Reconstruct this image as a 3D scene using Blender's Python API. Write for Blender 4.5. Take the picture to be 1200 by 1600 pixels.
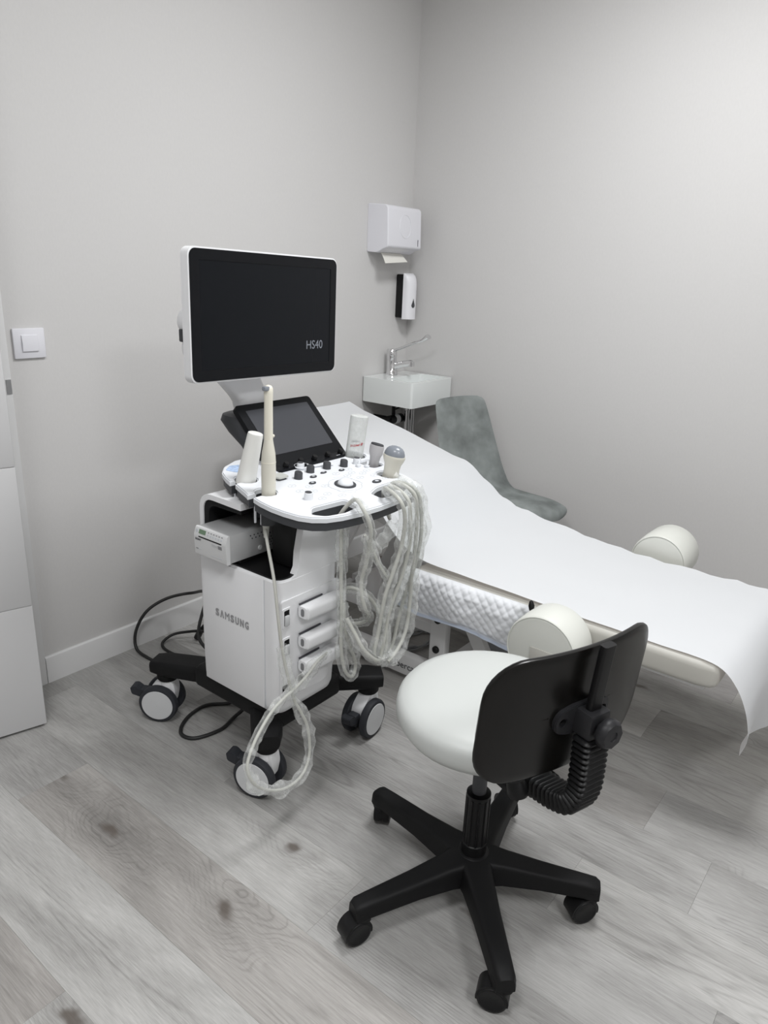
import bpy, bmesh, math, random
from mathutils import Vector, Matrix, noise
PI = math.pi
sc = bpy.context.scene
C = sc.collection
for o in list(bpy.data.objects): bpy.data.objects.remove(o)

# ---------------------------------------------------------------- camera, world, light, exposure
cd = bpy.data.cameras.new('camera'); cam = bpy.data.objects.new('camera', cd); C.objects.link(cam)
cd.sensor_width = 36; cd.lens = 25.425; cd.clip_start = 0.02
R_ = ((0.618, -0.785, 0.040), (0.224, 0.225, 0.948), (-0.753, -0.577, 0.315))   # right, up, back
rx, up_, bk = [Vector(v).normalized() for v in R_]
rx = up_.cross(bk).normalized(); up_ = bk.cross(rx).normalized()
M = Matrix((rx, up_, bk)).transposed().to_4x4(); M.translation = (-3.043, -2.238, 1.4)
cam.matrix_world = M
sc.camera = cam
w = bpy.data.worlds.new('World'); sc.world = w; w.use_nodes = True
w.node_tree.nodes['Background'].inputs[0].default_value = (0.8, 0.85, 0.9, 1)
w.node_tree.nodes['Background'].inputs[1].default_value = 0.25
sc.view_settings.view_transform = 'Standard'; sc.view_settings.look = 'None'
sc.view_settings.exposure = 0.0; sc.view_settings.gamma = 1.0; sc.view_settings.use_curve_mapping = False
def ceiling_lamp(x, y, e):
    l = bpy.data.lights.new('ceiling_lamp', 'AREA'); l.shape = 'SQUARE'; l.size = 0.58; l.energy = e; l.color = (0.985, 0.992, 1.0)
    o = bpy.data.objects.new('ceiling_lamp', l); o.location = (x, y, 2.738); C.objects.link(o)
LAMPS = [(-1.2, -1.55, 37), (-3.1, -1.7, 25), (-2.7, -3.5, 34)]
for a in LAMPS: ceiling_lamp(*a)

# ---------------------------------------------------------------- materials
MATS = {}
def mat(name, col, rough=0.5, metal=0.0, bump=0.0, bscale=200, var=0.0, vscale=6, coat=0.0, spec=0.5, stretch=(1, 1, 1), sss=0.0):
    m = bpy.data.materials.new(name); m.use_nodes = True; nt = m.node_tree; b = nt.nodes['Principled BSDF']
    b.inputs['Base Color'].default_value = (*col, 1); b.inputs['Roughness'].default_value = rough; b.inputs['Metallic'].default_value = metal
    b.inputs['Coat Weight'].default_value = coat; b.inputs['Specular IOR Level'].default_value = spec
    if bump or var:
        tc = nt.nodes.new('ShaderNodeNewGeometry'); mp = nt.nodes.new('ShaderNodeMapping'); mp.inputs['Scale'].default_value = stretch
        nt.links.new(tc.outputs['Position'], mp.inputs['Vector'])
    if bump:
        n = nt.nodes.new('ShaderNodeTexNoise'); n.inputs['Scale'].default_value = bscale; n.inputs['Detail'].default_value = 3
        bp = nt.nodes.new('ShaderNodeBump'); bp.inputs['Strength'].default_value = bump; bp.inputs['Distance'].default_value = 0.002
        nt.links.new(mp.outputs[0], n.inputs['Vector']); nt.links.new(n.outputs['Fac'], bp.inputs['Height']); nt.links.new(bp.outputs[0], b.inputs['Normal'])
    if var:
        n2 = nt.nodes.new('ShaderNodeTexNoise'); n2.inputs['Scale'].default_value = vscale; n2.inputs['Detail'].default_value = 5
        nt.links.new(mp.outputs[0], n2.inputs['Vector'])
        mr = nt.nodes.new('ShaderNodeMapRange'); mr.inputs['From Min'].default_value = 0.3; mr.inputs['From Max'].default_value = 0.7
        mr.inputs['To Min'].default_value = 1 - var; mr.inputs['To Max'].default_value = 1 + var * 0.5
        nt.links.new(n2.outputs['Fac'], mr.inputs['Value'])
        mx = nt.nodes.new('ShaderNodeMix'); mx.data_type = 'RGBA'; mx.blend_type = 'MULTIPLY'; mx.inputs['Factor'].default_value = 1
        mx.inputs[6].default_value = (*col, 1); nt.links.new(mr.outputs[0], mx.inputs[7]); nt.links.new(mx.outputs[2], b.inputs['Base Color'])
    MATS[name] = m; return m
def clear_mat(name, col, base, noise_amt, rough=0.12, scale=60, diff=0.5):
    """thin clear plastic film: see-through, shinier and whiter where it turns away or creases"""
    m = bpy.data.materials.new(name); m.use_nodes = True; nt = m.node_tree; N = nt.nodes; L = nt.links
    N.remove(N['Principled BSDF']); out = N['Material Output']
    tr = N.new('ShaderNodeBsdfTransparent'); tr.inputs[0].default_value = (0.97, 0.975, 0.97, 1)
    gl = N.new('ShaderNodeBsdfPrincipled'); gl.inputs['Base Color'].default_value = (*col, 1); gl.inputs['Roughness'].default_value = rough
    lw = N.new('ShaderNodeLayerWeight'); lw.inputs['Blend'].default_value = 0.35
    ge = N.new('ShaderNodeNewGeometry'); no = N.new('ShaderNodeTexNoise'); no.inputs['Scale'].default_value = scale; no.inputs['Detail'].default_value = 3
    L.new(ge.outputs['Position'], no.inputs['Vector'])
    mr = N.new('ShaderNodeMapRange'); mr.inputs['From Min'].default_value = 0.45; mr.inputs['From Max'].default_value = 0.75
    mr.inputs['To Min'].default_value = 0; mr.inputs['To Max'].default_value = noise_amt; L.new(no.outputs['Fac'], mr.inputs['Value'])
    f = N.new('ShaderNodeMath'); f.operation = 'MULTIPLY_ADD'; L.new(lw.outputs['Facing'], f.inputs[0]); f.inputs[1].default_value = diff; f.inputs[2].default_value = base
    a = N.new('ShaderNodeMath'); a.operation = 'ADD'; a.use_clamp = True; L.new(f.outputs[0], a.inputs[0]); L.new(mr.outputs[0], a.inputs[1])
    bp = N.new('ShaderNodeBump'); bp.inputs['Strength'].default_value = 0.5; bp.inputs['Distance'].default_value = 0.004
    L.new(no.outputs['Fac'], bp.inputs['Height']); L.new(bp.outputs[0], gl.inputs['Normal'])
    mx = N.new('ShaderNodeMixShader'); L.new(a.outputs[0], mx.inputs[0]); L.new(tr.outputs[0], mx.inputs[1]); L.new(gl.outputs[0], mx.inputs[2]); L.new(mx.outputs[0], out.inputs[0])
    MATS[name] = m; return m
mat('wallpaper', (0.605, 0.597, 0.590), 0.75, bump=0.10, bscale=420, var=0.018, vscale=160, stretch=(1, 1, 0.45))
mat('ceiling_paint', (0.78, 0.77, 0.75), 0.8, bump=0.05)
mat('white_lacquer', (0.74, 0.74, 0.74), 0.4, bump=0.02, bscale=90)
mat('door_lacquer', (0.60, 0.60, 0.605), 0.45, bump=0.02, bscale=90)
mat('white_plastic', (0.81, 0.815, 0.83), 0.42, bump=0.02, bscale=900)
mat('panel_white', (0.74, 0.76, 0.79), 0.45)
mat('grey_plastic', (0.55, 0.56, 0.57), 0.5)
mat('pale_grey', (0.62, 0.63, 0.64), 0.45)
mat('dark_grey', (0.040, 0.042, 0.047), 0.5, bump=0.04, bscale=900)
mat('tyre', (0.030, 0.032, 0.038), 0.6, spec=0.3)
mat('knob_grey', (0.05, 0.052, 0.058), 0.5)
mat('black_plastic', (0.006, 0.006, 0.0065), 0.40, bump=0.08, bscale=700, spec=0.28)
mat('black_matte', (0.006, 0.006, 0.0065), 0.55, spec=0.22)
mat('shell_black', (0.005, 0.0045, 0.004), 0.27, bump=0.03, bscale=900, spec=0.32)
mat('bezel', (0.006, 0.0065, 0.008), 0.35, spec=0.16)
mat('screen', (0.006, 0.007, 0.009), 0.25, spec=0.16)
mat('touch_glass', (0.045, 0.047, 0.055), 0.3)
mat('bracket_black', (0.018, 0.018, 0.020), 0.45, spec=0.3)
mat('cream', (0.76, 0.73, 0.63), 0.4)
mat('probe_cream', (0.66, 0.64, 0.56), 0.4)
mat('probe_lilac', (0.50, 0.49, 0.50), 0.45)
mat('lens_grey', (0.22, 0.24, 0.27), 0.25)
mat('steel_grey', (0.25, 0.25, 0.26), 0.4, metal=0.5)
mat('cup_white', (0.80, 0.80, 0.77), 0.5)
mat('stool_vinyl', (0.57, 0.59, 0.575), 0.42, bump=0.03, bscale=500)
mat('bolster_vinyl', (0.68, 0.69, 0.645), 0.45, bump=0.04, bscale=400)
mat('couch_vinyl', (0.50, 0.49, 0.45), 0.42, bump=0.04, bscale=400)
mat('frame_white', (0.70, 0.70, 0.70), 0.35)
mat('chrome', (0.75, 0.75, 0.76), 0.12, metal=1.0)
mat('brushed', (0.55, 0.55, 0.56), 0.35, metal=1.0)
mat('ceramic', (0.80, 0.83, 0.82), 0.12, coat=0.3)
mat('velvet', (0.225, 0.245, 0.240), 0.9, bump=0.1, bscale=500, var=0.38, vscale=11, spec=0.2)
mat('dispenser_white', (0.74, 0.74, 0.78), 0.4)
mat('soap_white', (0.80, 0.80, 0.83), 0.4)
mat('towel_paper', (0.74, 0.73, 0.68), 0.9)
mat('cable_black', (0.012, 0.012, 0.012), 0.5)
mat('cable_cream', (0.54, 0.54, 0.50), 0.45)
mat('text_grey', (0.22, 0.22, 0.23), 0.4)
mat('logo_grey', (0.30, 0.30, 0.31), 0.4)
mat('text_dark', (0.05, 0.05, 0.06), 0.5)
mat('text_light', (0.20, 0.215, 0.245), 0.5)
mat('red_print', (0.42, 0.03, 0.04), 0.5)
mat('lcd_green', (0.14, 0.22, 0.14), 0.3)
mat('blue_print', (0.45, 0.58, 0.80), 0.6, var=0.3, vscale=120)
mat('sage_pad', (0.50, 0.51, 0.48), 0.7)
mat('printer_metal', (0.47, 0.475, 0.48), 0.45, metal=0.25)
mat('printer_white', (0.66, 0.665, 0.67), 0.45)
mat('outline_grey', (0.55, 0.57, 0.60), 0.5)
mat('gear_grey', (0.30, 0.31, 0.32), 0.5)
mat('hall_wall', (0.5, 0.5, 0.49), 0.8)
clear_mat('clear_sleeve', (0.88, 0.89, 0.88), 0.05, 0.30, 0.14, 45, 0.42)
clear_mat('clear_bottle', (0.78, 0.80, 0.78), 0.28, 0.15, 0.15, 25, 0.55)

def paper_mat():
    m = mat('paper', (0.82, 0.845, 0.87), 0.8, bump=0.35, bscale=14); nt = m.node_tree; b = nt.nodes['Principled BSDF']; out = nt.nodes['Material Output']
    t = nt.nodes.new('ShaderNodeBsdfTranslucent'); t.inputs[0].default_value = (0.88, 0.82, 0.80, 1)
    mx = nt.nodes.new('ShaderNodeMixShader'); mx.inputs[0].default_value = 0.28
    nt.links.new(b.outputs[0], mx.inputs[1]); nt.links.new(t.outputs[0], mx.inputs[2]); nt.links.new(mx.outputs[0], out.inputs[0])
paper_mat()
def pad_mat():
    m = mat('underpad_quilt', (0.80, 0.82, 0.85), 0.75, bump=0.2, bscale=60); nt = m.node_tree; N = nt.nodes; L = nt.links; b = N['Principled BSDF']
    at = N.new('ShaderNodeAttribute'); at.attribute_name = 'blue'; mx = N.new('ShaderNodeMix'); mx.data_type = 'RGBA'
    mx.inputs[6].default_value = (0.80, 0.82, 0.85, 1); mx.inputs[7].default_value = (0.42, 0.56, 0.82, 1)
    L.new(at.outputs['Fac'], mx.inputs[0]); L.new(mx.outputs[2], b.inputs['Base Color'])
pad_mat()
def wood_mat():
    m = bpy.data.materials.new('grey_oak'); m.use_nodes = True; nt = m.node_tree; N = nt.nodes; L = nt.links; b = N['Principled BSDF']
    def math_(op, a=None, bv=None, c=None, clamp=False):
        n = N.new('ShaderNodeMath'); n.operation = op; n.use_clamp = clamp
        for i, v in enumerate((a, bv, c)):
            if v is None: continue
            if isinstance(v, (int, float)): n.inputs[i].default_value = v
            else: L.new(v, n.inputs[i])
        return n.outputs[0]
    def vec(op, a, bv):
        n = N.new('ShaderNodeVectorMath'); n.operation = op
        for i, v in enumerate((a, bv)):
            if isinstance(v, tuple): n.inputs[i].default_value = v
            else: L.new(v, n.inputs[i])
        return n.outputs[0]
    def noise_(v, scale, detail=4, rough=0.55, dist=0):
        n = N.new('ShaderNodeTexNoise'); n.inputs['Scale'].default_value = scale; n.inputs['Detail'].default_value = detail
        n.inputs['Roughness'].default_value = rough; n.inputs['Distortion'].default_value = dist; L.new(v, n.inputs['Vector']); return n.outputs['Fac']
    def rng(v, a, b_, c=0, d=1):
        n = N.new('ShaderNodeMapRange'); n.inputs['From Min'].default_value = a; n.inputs['From Max'].default_value = b_; n.inputs['To Min'].default_value = c; n.inputs['To Max'].default_value = d
        n.interpolation_type = 'SMOOTHSTEP'; L.new(v, n.inputs['Value']); return n.outputs[0]
    ge = N.new('ShaderNodeNewGeometry'); oi = N.new('ShaderNodeObjectInfo')
    cx = N.new('ShaderNodeCombineXYZ'); r1 = math_('MULTIPLY', oi.outputs['Random'], 37.0); r2 = math_('MULTIPLY', oi.outputs['Random'], 91.0); r3 = math_('MULTIPLY', oi.outputs['Random'], 17.0)
    L.new(r1, cx.inputs[0]); L.new(r2, cx.inputs[1]); L.new(r3, cx.inputs[2])
    p = vec('ADD', ge.outputs['Position'], cx.outputs[0])
    # knots: sparse stretched cells
    pk = vec('MULTIPLY', p, (4.2, 1.9, 0.0)); vo = N.new('ShaderNodeTexVoronoi'); vo.voronoi_dimensions = '2D'; vo.inputs['Scale'].default_value = 1.0; vo.inputs['Randomness'].default_value = 1.0
    wob = N.new('ShaderNodeTexNoise'); wob.inputs['Scale'].default_value = 9.0; wob.inputs['Detail'].default_value = 3; L.new(p, wob.inputs['Vector'])
    wv = vec('SUBTRACT', wob.outputs['Color'], (0.5, 0.5, 0.5)); wv2 = vec('MULTIPLY', wv, (0.28, 0.28, 0.0)); pk2 = vec('ADD', pk, wv2); L.new(pk2, vo.inputs['Vector'])
    sep = N.new('ShaderNodeSeparateColor'); L.new(vo.outputs['Color'], sep.inputs[0]); has = rng(sep.outputs[0], 0.50, 0.55)
    knot = math_('MULTIPLY', rng(vo.outputs['Distance'], 0.085, 0.02), has)
    halo = math_('MULTIPLY', rng(vo.outputs['Distance'], 0.45, 0.02), has)
    # cathedral grain: contour lines of a stretched noise bent round the knots
    pg = vec('MULTIPLY', p, (4.2, 0.40, 1.0)); big = noise_(pg, 1.0, 2, 0.5)
    field = math_('MULTIPLY_ADD', halo, 0.16, big); sx = N.new('ShaderNodeSeparateXYZ'); L.new(p, sx.inputs[0])
    field2 = math_('MULTIPLY_ADD', sx.outputs[0], 1.25, field)
    rings = math_('SINE', math_('MULTIPLY', field2, 260.0)); rings = math_('MULTIPLY_ADD', rings, 0.5, 0.5)
    rmask = rng(noise_(vec('MULTIPLY', p, (5.0, 1.1, 1.0)), 1.0, 2), 0.42, 0.66)
    ringd = math_('MULTIPLY', math_('POWER', rings, 4.0), rmask)
    fine = noise_(vec('MULTIPLY', p, (230.0, 9.0, 1.0)), 1.0, 4, 0.65); pores = noise_(vec('MULTIPLY', p, (480.0, 22.0, 1.0)), 1.0, 3, 0.6)
    cloud = noise_(vec('MULTIPLY', p, (5.0, 1.6, 1.0)), 1.0, 4, 0.55, 0.6)
    v = math_('MULTIPLY_ADD', fine, 0.36, 0.26)
    v = math_('MULTIPLY_ADD', rng(cloud, 0.3, 0.7), 0.36, v)
    v = math_('MULTIPLY_ADD', ringd, -0.17, v)
    v = math_('MULTIPLY_ADD', math_('SUBTRACT', pores, 0.5), 0.60, v)
    v = math_('MULTIPLY_ADD', halo, -0.17, v)
    cr = N.new('ShaderNodeValToRGB'); e = cr.color_ramp.elements
    e[0].position = 0.10; e[0].color = (0.142, 0.138, 0.133, 1); e[1].position = 0.85; e[1].color = (0.440, 0.435, 0.425, 1)
    k = e.new(0.5); k.color = (0.302, 0.297, 0.288, 1); L.new(v, cr.inputs[0])
    mt = N.new('ShaderNodeMix'); mt.data_type = 'RGBA'; mt.blend_type = 'MULTIPLY'; mt.inputs[0].default_value = 1
    L.new(cr.outputs[0], mt.inputs[6]); L.new(oi.outputs['Color'], mt.inputs[7])
    mk = N.new('ShaderNodeMix'); mk.data_type = 'RGBA'; mk.inputs[7].default_value = (0.095, 0.078, 0.066, 1); L.new(mt.outputs[2], mk.inputs[6]); L.new(math_('MULTIPLY', knot, 0.85), mk.inputs[0])
    L.new(mk.outputs[2], b.inputs['Base Color']); b.inputs['Roughness'].default_value = 0.5; b.inputs['Specular IOR Level'].default_value = 0.35
    bp = N.new('ShaderNodeBump'); bp.inputs['Strength'].default_value = 0.25; bp.inputs['Distance'].default_value = 0.001
    L.new(v, bp.inputs['Height']); L.new(bp.outputs[0], b.inputs['Normal']); MATS['grey_oak'] = m
wood_mat()

# ---------------------------------------------------------------- builders (all shapes given in world coordinates)
def root_loc(p):
    while p.parent: p = p.parent
    return p.location.copy()
def finish(name, bm, m, parent, ang=40):
    bmesh.ops.recalc_face_normals(bm, faces=bm.faces)
    if parent is not None: off = root_loc(parent)
    else:
        xs = [v.co for v in bm.verts]
        off = Vector(((min(v.x for v in xs) + max(v.x for v in xs)) / 2, (min(v.y for v in xs) + max(v.y for v in xs)) / 2, min(v.z for v in xs)))
    bmesh.ops.translate(bm, vec=-off, verts=bm.verts)
    me = bpy.data.meshes.new(name); bm.to_mesh(me); bm.free()
    for p in me.polygons: p.use_smooth = True
    me.set_sharp_from_angle(angle=math.radians(ang))
    me.materials.append(MATS[m])
    o = bpy.data.objects.new(name, me); C.objects.link(o)
    if parent is not None: o.parent = parent
    else: o.location = off
    return o
def tag(o, label, cat, group=None, kind=None):
    o['label'] = label
    if cat: o['category'] = cat
    if group: o['group'] = group
    if kind: o['kind'] = kind
    return o
def thing(name, label, cat, loc, group=None):
    o = bpy.data.objects.new(name, None); C.objects.link(o); o.location = loc; o.empty_display_size = 0.1
    return tag(o, label, cat, group)
def struct(name, bm, m, parent=None, label=None, ang=30):
    o = finish(name, bm, m, parent, ang)
    if parent is None: o['kind'] = 'structure'
    if label: o['label'] = label
    return o
def merge(bm, t):
    me = bpy.data.meshes.new('t'); t.to_mesh(me); t.free(); bm.from_mesh(me); bpy.data.meshes.remove(me)
def NB(): return bmesh.new()
def box(bm, x0, x1, y0, y1, z0, z1, bev=0.0, seg=2, mtx=None):
    t = bmesh.new(); bmesh.ops.create_cube(t, size=1)
    for v in t.verts: v.co = Vector((x0 + (v.co.x + .5) * (x1 - x0), y0 + (v.co.y + .5) * (y1 - y0), z0 + (v.co.z + .5) * (z1 - z0)))
    if bev: bmesh.ops.bevel(t, geom=t.edges[:], offset=bev, segments=seg, affect='EDGES', profile=0.5)
    if mtx is not None: bmesh.ops.transform(t, matrix=mtx, verts=t.verts)
    merge(bm, t); return bm
def frame(axis, ref=None):
    a = Vector(axis).normalized(); r = Vector(ref) if ref is not None else (Vector((0, 0, 1)) if abs(a.z) < 0.9 else Vector((1, 0, 0)))
    x = r - a * r.dot(a); x.normalize(); return x, a.cross(x), a
def loft(bm, rings, cap=True, closed=True):
    vs = [[bm.verts.new(p) for p in r] for r in rings]; n = len(vs[0])
    for a, b in zip(vs[:-1], vs[1:]):
        for i in range(n if closed else n - 1):
            j = (i + 1) % n
            try: bm.faces.new((a[i], a[j], b[j], b[i]))
            except ValueError: pass
    if cap and closed:
        bm.faces.new(vs[0][::-1]); bm.faces.new(vs[-1])
    return bm
def lathe(bm, prof, c=(0, 0, 0), axis=(0, 0, 1), n=28, cap=True):
    x, y, a = frame(axis); c = Vector(c)
    t = bmesh.new()
    loft(t, [[c + a * h + (x * math.cos(2 * PI * i / n) + y * math.sin(2 * PI * i / n)) * max(r, 1e-5) for i in range(n)] for r, h in prof], cap)
    merge(bm, t); return bm
def cyl(bm, c, r, h, axis=(0, 0, 1), n=24, bev=0.0):
    p = [(r, 0), (r, h)] if not bev else [(r - bev, 0), (r - bev * .3, bev * .3), (r, bev), (r, h - bev), (r - bev * .3, h - bev * .3), (r - bev, h)]
    return lathe(bm, p, c, axis, n)
def smooth_path(pts, sub=6):
    P = [Vector(p) for p in pts]; out = []
    for i in range(len(P) - 1):
        a, b, c, d = P[max(i - 1, 0)], P[i], P[i + 1], P[min(i + 2, len(P) - 1)]
        for k in range(sub):
            t = k / sub; out.append(0.5 * ((2 * b) + (c - a) * t + (2 * a - 5 * b + 4 * c - d) * t * t + (3 * b - a - 3 * c + d) * t ** 3))
    return out + [P[-1]]
def sweep(bm, path, sec, scales=None, ref=None, twist=None):
    """sec: list of 2D points, swept with parallel transport"""
    rings = []; x = None
    for i, p in enumerate(path):
        d = (path[min(i + 1, len(path) - 1)] - path[max(i - 1, 0)])
        if d.length < 1e-9: d = Vector((0, 0, 1))
        d.normalize()
        if x is None: x, y, _ = frame(d, ref)
        else:
            x = x - d * x.dot(d); x.normalize(); y = d.cross(x)
        s = scales[i] if scales else 1.0
        sx_, sy_ = s if isinstance(s, tuple) else (s, s)
        rings.append([p + x * a * sx_ + y * b * sy_ for a, b in sec])
    t = bmesh.new(); loft(t, rings); merge(bm, t); return bm
def circ(r, n=10): return [(r * math.cos(2 * PI * i / n), r * math.sin(2 * PI * i / n)) for i in range(n)]
def tube(bm, pts, r, n=10, sub=6): return sweep(bm, smooth_path(pts, sub) if sub else [Vector(p) for p in pts], circ(r, n))
def sleeve(bm, pts, r, seed, amp=0.35, n=10, sub=4, squash=0.6):
    rnd = random.Random(seed); P = smooth_path(pts, sub); rings = []; x = None
    for i, p in enumerate(P):
        d = (P[min(i + 1, len(P) - 1)] - P[max(i - 1, 0)])
        d = d.normalized() if d.length > 1e-9 else Vector((0, 0, 1))
        if x is None: x, y, _ = frame(d)
        else: x = (x - d * x.dot(d)).normalized(); y = d.cross(x)
        s = 1 + amp * (noise.noise(Vector((i * 0.45, seed * 3.1, 0))) + 0.35 * rnd.uniform(-1, 1))
        rings.append([p + (x * math.cos(2 * PI * k / n) + y * squash * math.sin(2 * PI * k / n)) * r * s * (1 + rnd.uniform(-0.13, 0.13)) for k in range(n)])
    t = bmesh.new(); loft(t, rings, cap=False); merge(bm, t); return bm
def rrect(w_, h_, r, n=6, cx=0, cy=0):
    out = []
    for sx_, sy_, a0 in ((1, 1, 0), (-1, 1, 90), (-1, -1, 180), (1, -1, 270)):
        for i in range(n + 1):
            a = math.radians(a0 + 90 * i / n); out.append((cx + sx_ * (w_ / 2 - r) + r * math.cos(a), cy + sy_ * (h_ / 2 - r) + r * math.sin(a)))
    return out
def rpoly(pts, r, n=5):
    """round the corners of a polygon"""
    out = []; N_ = len(pts)
    for i in range(N_):
        p, a, b = Vector(pts[i]), Vector(pts[i - 1]), Vector(pts[(i + 1) % N_])
        rr = r[i] if isinstance(r, (list, tuple)) else r
        da, db = (a - p), (b - p); rr = min(rr, da.length * .48, db.length * .48)
        if rr < 1e-5: out.append(tuple(p)); continue
        s, e = p + da.normalized() * rr, p + db.normalized() * rr
        for k in range(n + 1):
            t = k / n; q = s * (1 - t) ** 2 + p * 2 * t * (1 - t) + e * t * t; out.append(tuple(q))
    return out
def plate(bm, outline, holes, z0, z1, fn=None, bev=0.0):
    """flat plate with holes between heights z0 and z1; fn maps (a, b, height) to world"""
    t = bmesh.new(); es = []
    for lp in [outline] + list(holes):
        vs = [t.verts.new((p[0], p[1], z1)) for p in lp]
        es += [t.edges.new((vs[i], vs[(i + 1) % len(vs)])) for i in range(len(vs))]
    bmesh.ops.triangle_fill(t, use_beauty=True, use_dissolve=False, edges=es, normal=(0, 0, 1))
    top = t.faces[:]; r = bmesh.ops.extrude_face_region(t, geom=top)
    for v in [g for g in r['geom'] if isinstance(g, bmesh.types.BMVert)]: v.co.z = z0
    bmesh.ops.recalc_face_normals(t, faces=t.faces)
    if bev:
        ed = [e for e in t.edges if len(e.link_faces) == 2 and e.calc_face_angle(0) > 1.2 and min(v.co.z for v in e.verts) > (z0 + z1) / 2 * 1.0 and abs(e.verts[0].co.z - e.verts[1].co.z) < 1e-6]
        bmesh.ops.bevel(t, geom=ed, offset=bev, segments=2, affect='EDGES', clamp_overlap=True)
    if fn:
        for v in t.verts: v.co = Vector(fn(v.co.x, v.co.y, v.co.z))
    merge(bm, t); return bm
def text(name, body, parent, m, origin, ex, ez, width=None, height=None, bold=0.0, depth=0.0006, space=1.0):
    """flat lettering: origin = lower left, ex = reading direction, ez = up on the face; width in metres"""
    cu = bpy.data.curves.new('t', 'FONT'); cu.body = body; cu.size = 1; cu.offset = bold; cu.space_character = space; cu.resolution_u = 3
    o = bpy.data.objects.new('t', cu); C.objects.link(o); bpy.context.view_layer.update()
    me = bpy.data.meshes.new_from_object(o.evaluated_get(bpy.context.evaluated_depsgraph_get())); bpy.data.objects.remove(o)
    bm = bmesh.new(); bm.from_mesh(me); bpy.data.meshes.remove(me)
    x0 = min(v.co.x for v in bm.verts); x1 = max(v.co.x for v in bm.verts); y0 = min(v.co.y for v in bm.verts); y1 = max(v.co.y for v in bm.verts)
    ex = Vector(ex).normalized(); ez = Vector(ez).normalized(); nn = ex.cross(ez); s = width / (x1 - x0); sy_ = (height / (y1 - y0)) if height else s
    r = bmesh.ops.extrude_face_region(bm, geom=bm.faces[:])
    for v in [g for g in r['geom'] if isinstance(g, bmesh.types.BMVert)]: v.co.z += 1
    for v in bm.verts: v.co = Vector(origin) + ex * (v.co.x - x0) * s + ez * (v.co.y - y0) * sy_ + nn * (depth * v.co.z)
    return finish(name, bm, m, parent, 30)
def letters(name, glyphs, parent, m, origin, ex, ez, lw, lh, gap, bold):
    """condensed bold lettering, one scaled glyph after the other"""
    bm = bmesh.new(); ex = Vector(ex).normalized(); ez = Vector(ez).normalized(); nn = ex.cross(ez); x = 0.0
    for ch, k, *bo in glyphs:
        cu = bpy.data.curves.new('t', 'FONT'); cu.body = ch; cu.size = 1; cu.offset = bo[0] if bo else bold; cu.resolution_u = 4
        o = bpy.data.objects.new('t', cu); C.objects.link(o); bpy.context.view_layer.update()
        me = bpy.data.meshes.new_from_object(o.evaluated_get(bpy.context.evaluated_depsgraph_get())); bpy.data.objects.remove(o)
        t = bmesh.new(); t.from_mesh(me); bpy.data.meshes.remove(me)
        xs = [v.co.x for v in t.verts]; ys = [v.co.y for v in t.verts]; w_ = lw * k
        r = bmesh.ops.extrude_face_region(t, geom=t.faces[:])
        for v in [g for g in r['geom'] if isinstance(g, bmesh.types.BMVert)]: v.co.z += 1
        for v in t.verts: v.co = Vector(origin) + ex * (x + (v.co.x - min(xs)) / (max(xs) - min(xs)) * w_) + ez * ((v.co.y - min(ys)) / (max(ys) - min(ys)) * lh) + nn * (0.0006 * v.co.z)
        x += w_ + gap; merge(bm, t)
    return finish(name, bm, m, parent, 30)
def dup(o, parent=None):
    c = o.copy(); C.objects.link(c); c.parent = parent if parent is not None else o.parent; return c

# ================================================================ ROOM
fl = struct('floor', box(NB(), -4.6, 0.0, -4.4, 0.0, -0.06, -0.012), 'hall_wall')
rnd = random.Random(5)
W_ = 0.2045; X0 = -1.945
joints = {-4: -1.11, -3: -1.62, -2: -0.50, -1: -1.385, 0: -0.86, 1: -1.768, 2: -0.74, 3: -1.852, 4: -1.12, 5: -1.70, 6: -0.95, -5: -0.72, -6: -1.5, -7: -0.9}
LT, MD, DK, BR = (1.14, 1.14, 1.135), (1.03, 1.03, 1.03), (0.95, 0.935, 0.925), (0.955, 0.925, 0.905)
tone_of = {(-4, 0): BR, (-4, 1): LT, (-3, 0): LT, (-3, 1): MD, (-2, 0): MD, (-2, 1): (0.97, 0.945, 0.925), (-1, 0): LT, (-1, 1): MD, (0, 0): MD, (0, 1): MD, (1, 0): MD, (1, 1): LT, (2, 0): LT, (2, 1): MD, (3, 0): DK, (3, 1): MD}
for k in range(-13, 10):
    x0 = X0 + (k) * W_; x1 = x0 + W_
    if x1 > 0: x1 = 0.0
    if x0 >= -0.005 or x1 < -4.6: continue
    j = joints.get(k, rnd.uniform(-1.9, -0.5)); ys = [j + 1.29 * i for i in range(-4, 3)]
    ys = sorted([y for y in ys if -4.4 < y < 0] + [-4.4, 0.0])
    segs = [s for s in zip(ys[:-1], ys[1:])][::-1]
    for i, (ya, yb) in enumerate(segs):
        g = 0.0001
        bm = box(NB(), x0 + g, x1 - g, ya + g, yb - g, -0.012, 0.0, 0.0004, 1)
        o = finish('plank', bm, 'grey_oak', fl, 20)
        idx = 0 if yb > j + 0.01 else 1
        tcol = tone_of.get((k, idx)); 
        if tcol is None:
            q = rnd.uniform(0.90, 1.12); tcol = (q, q * rnd.uniform(0.975, 1.0), q * rnd.uniform(0.95, 0.99))
        o.color = (*tcol, 1)
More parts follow.
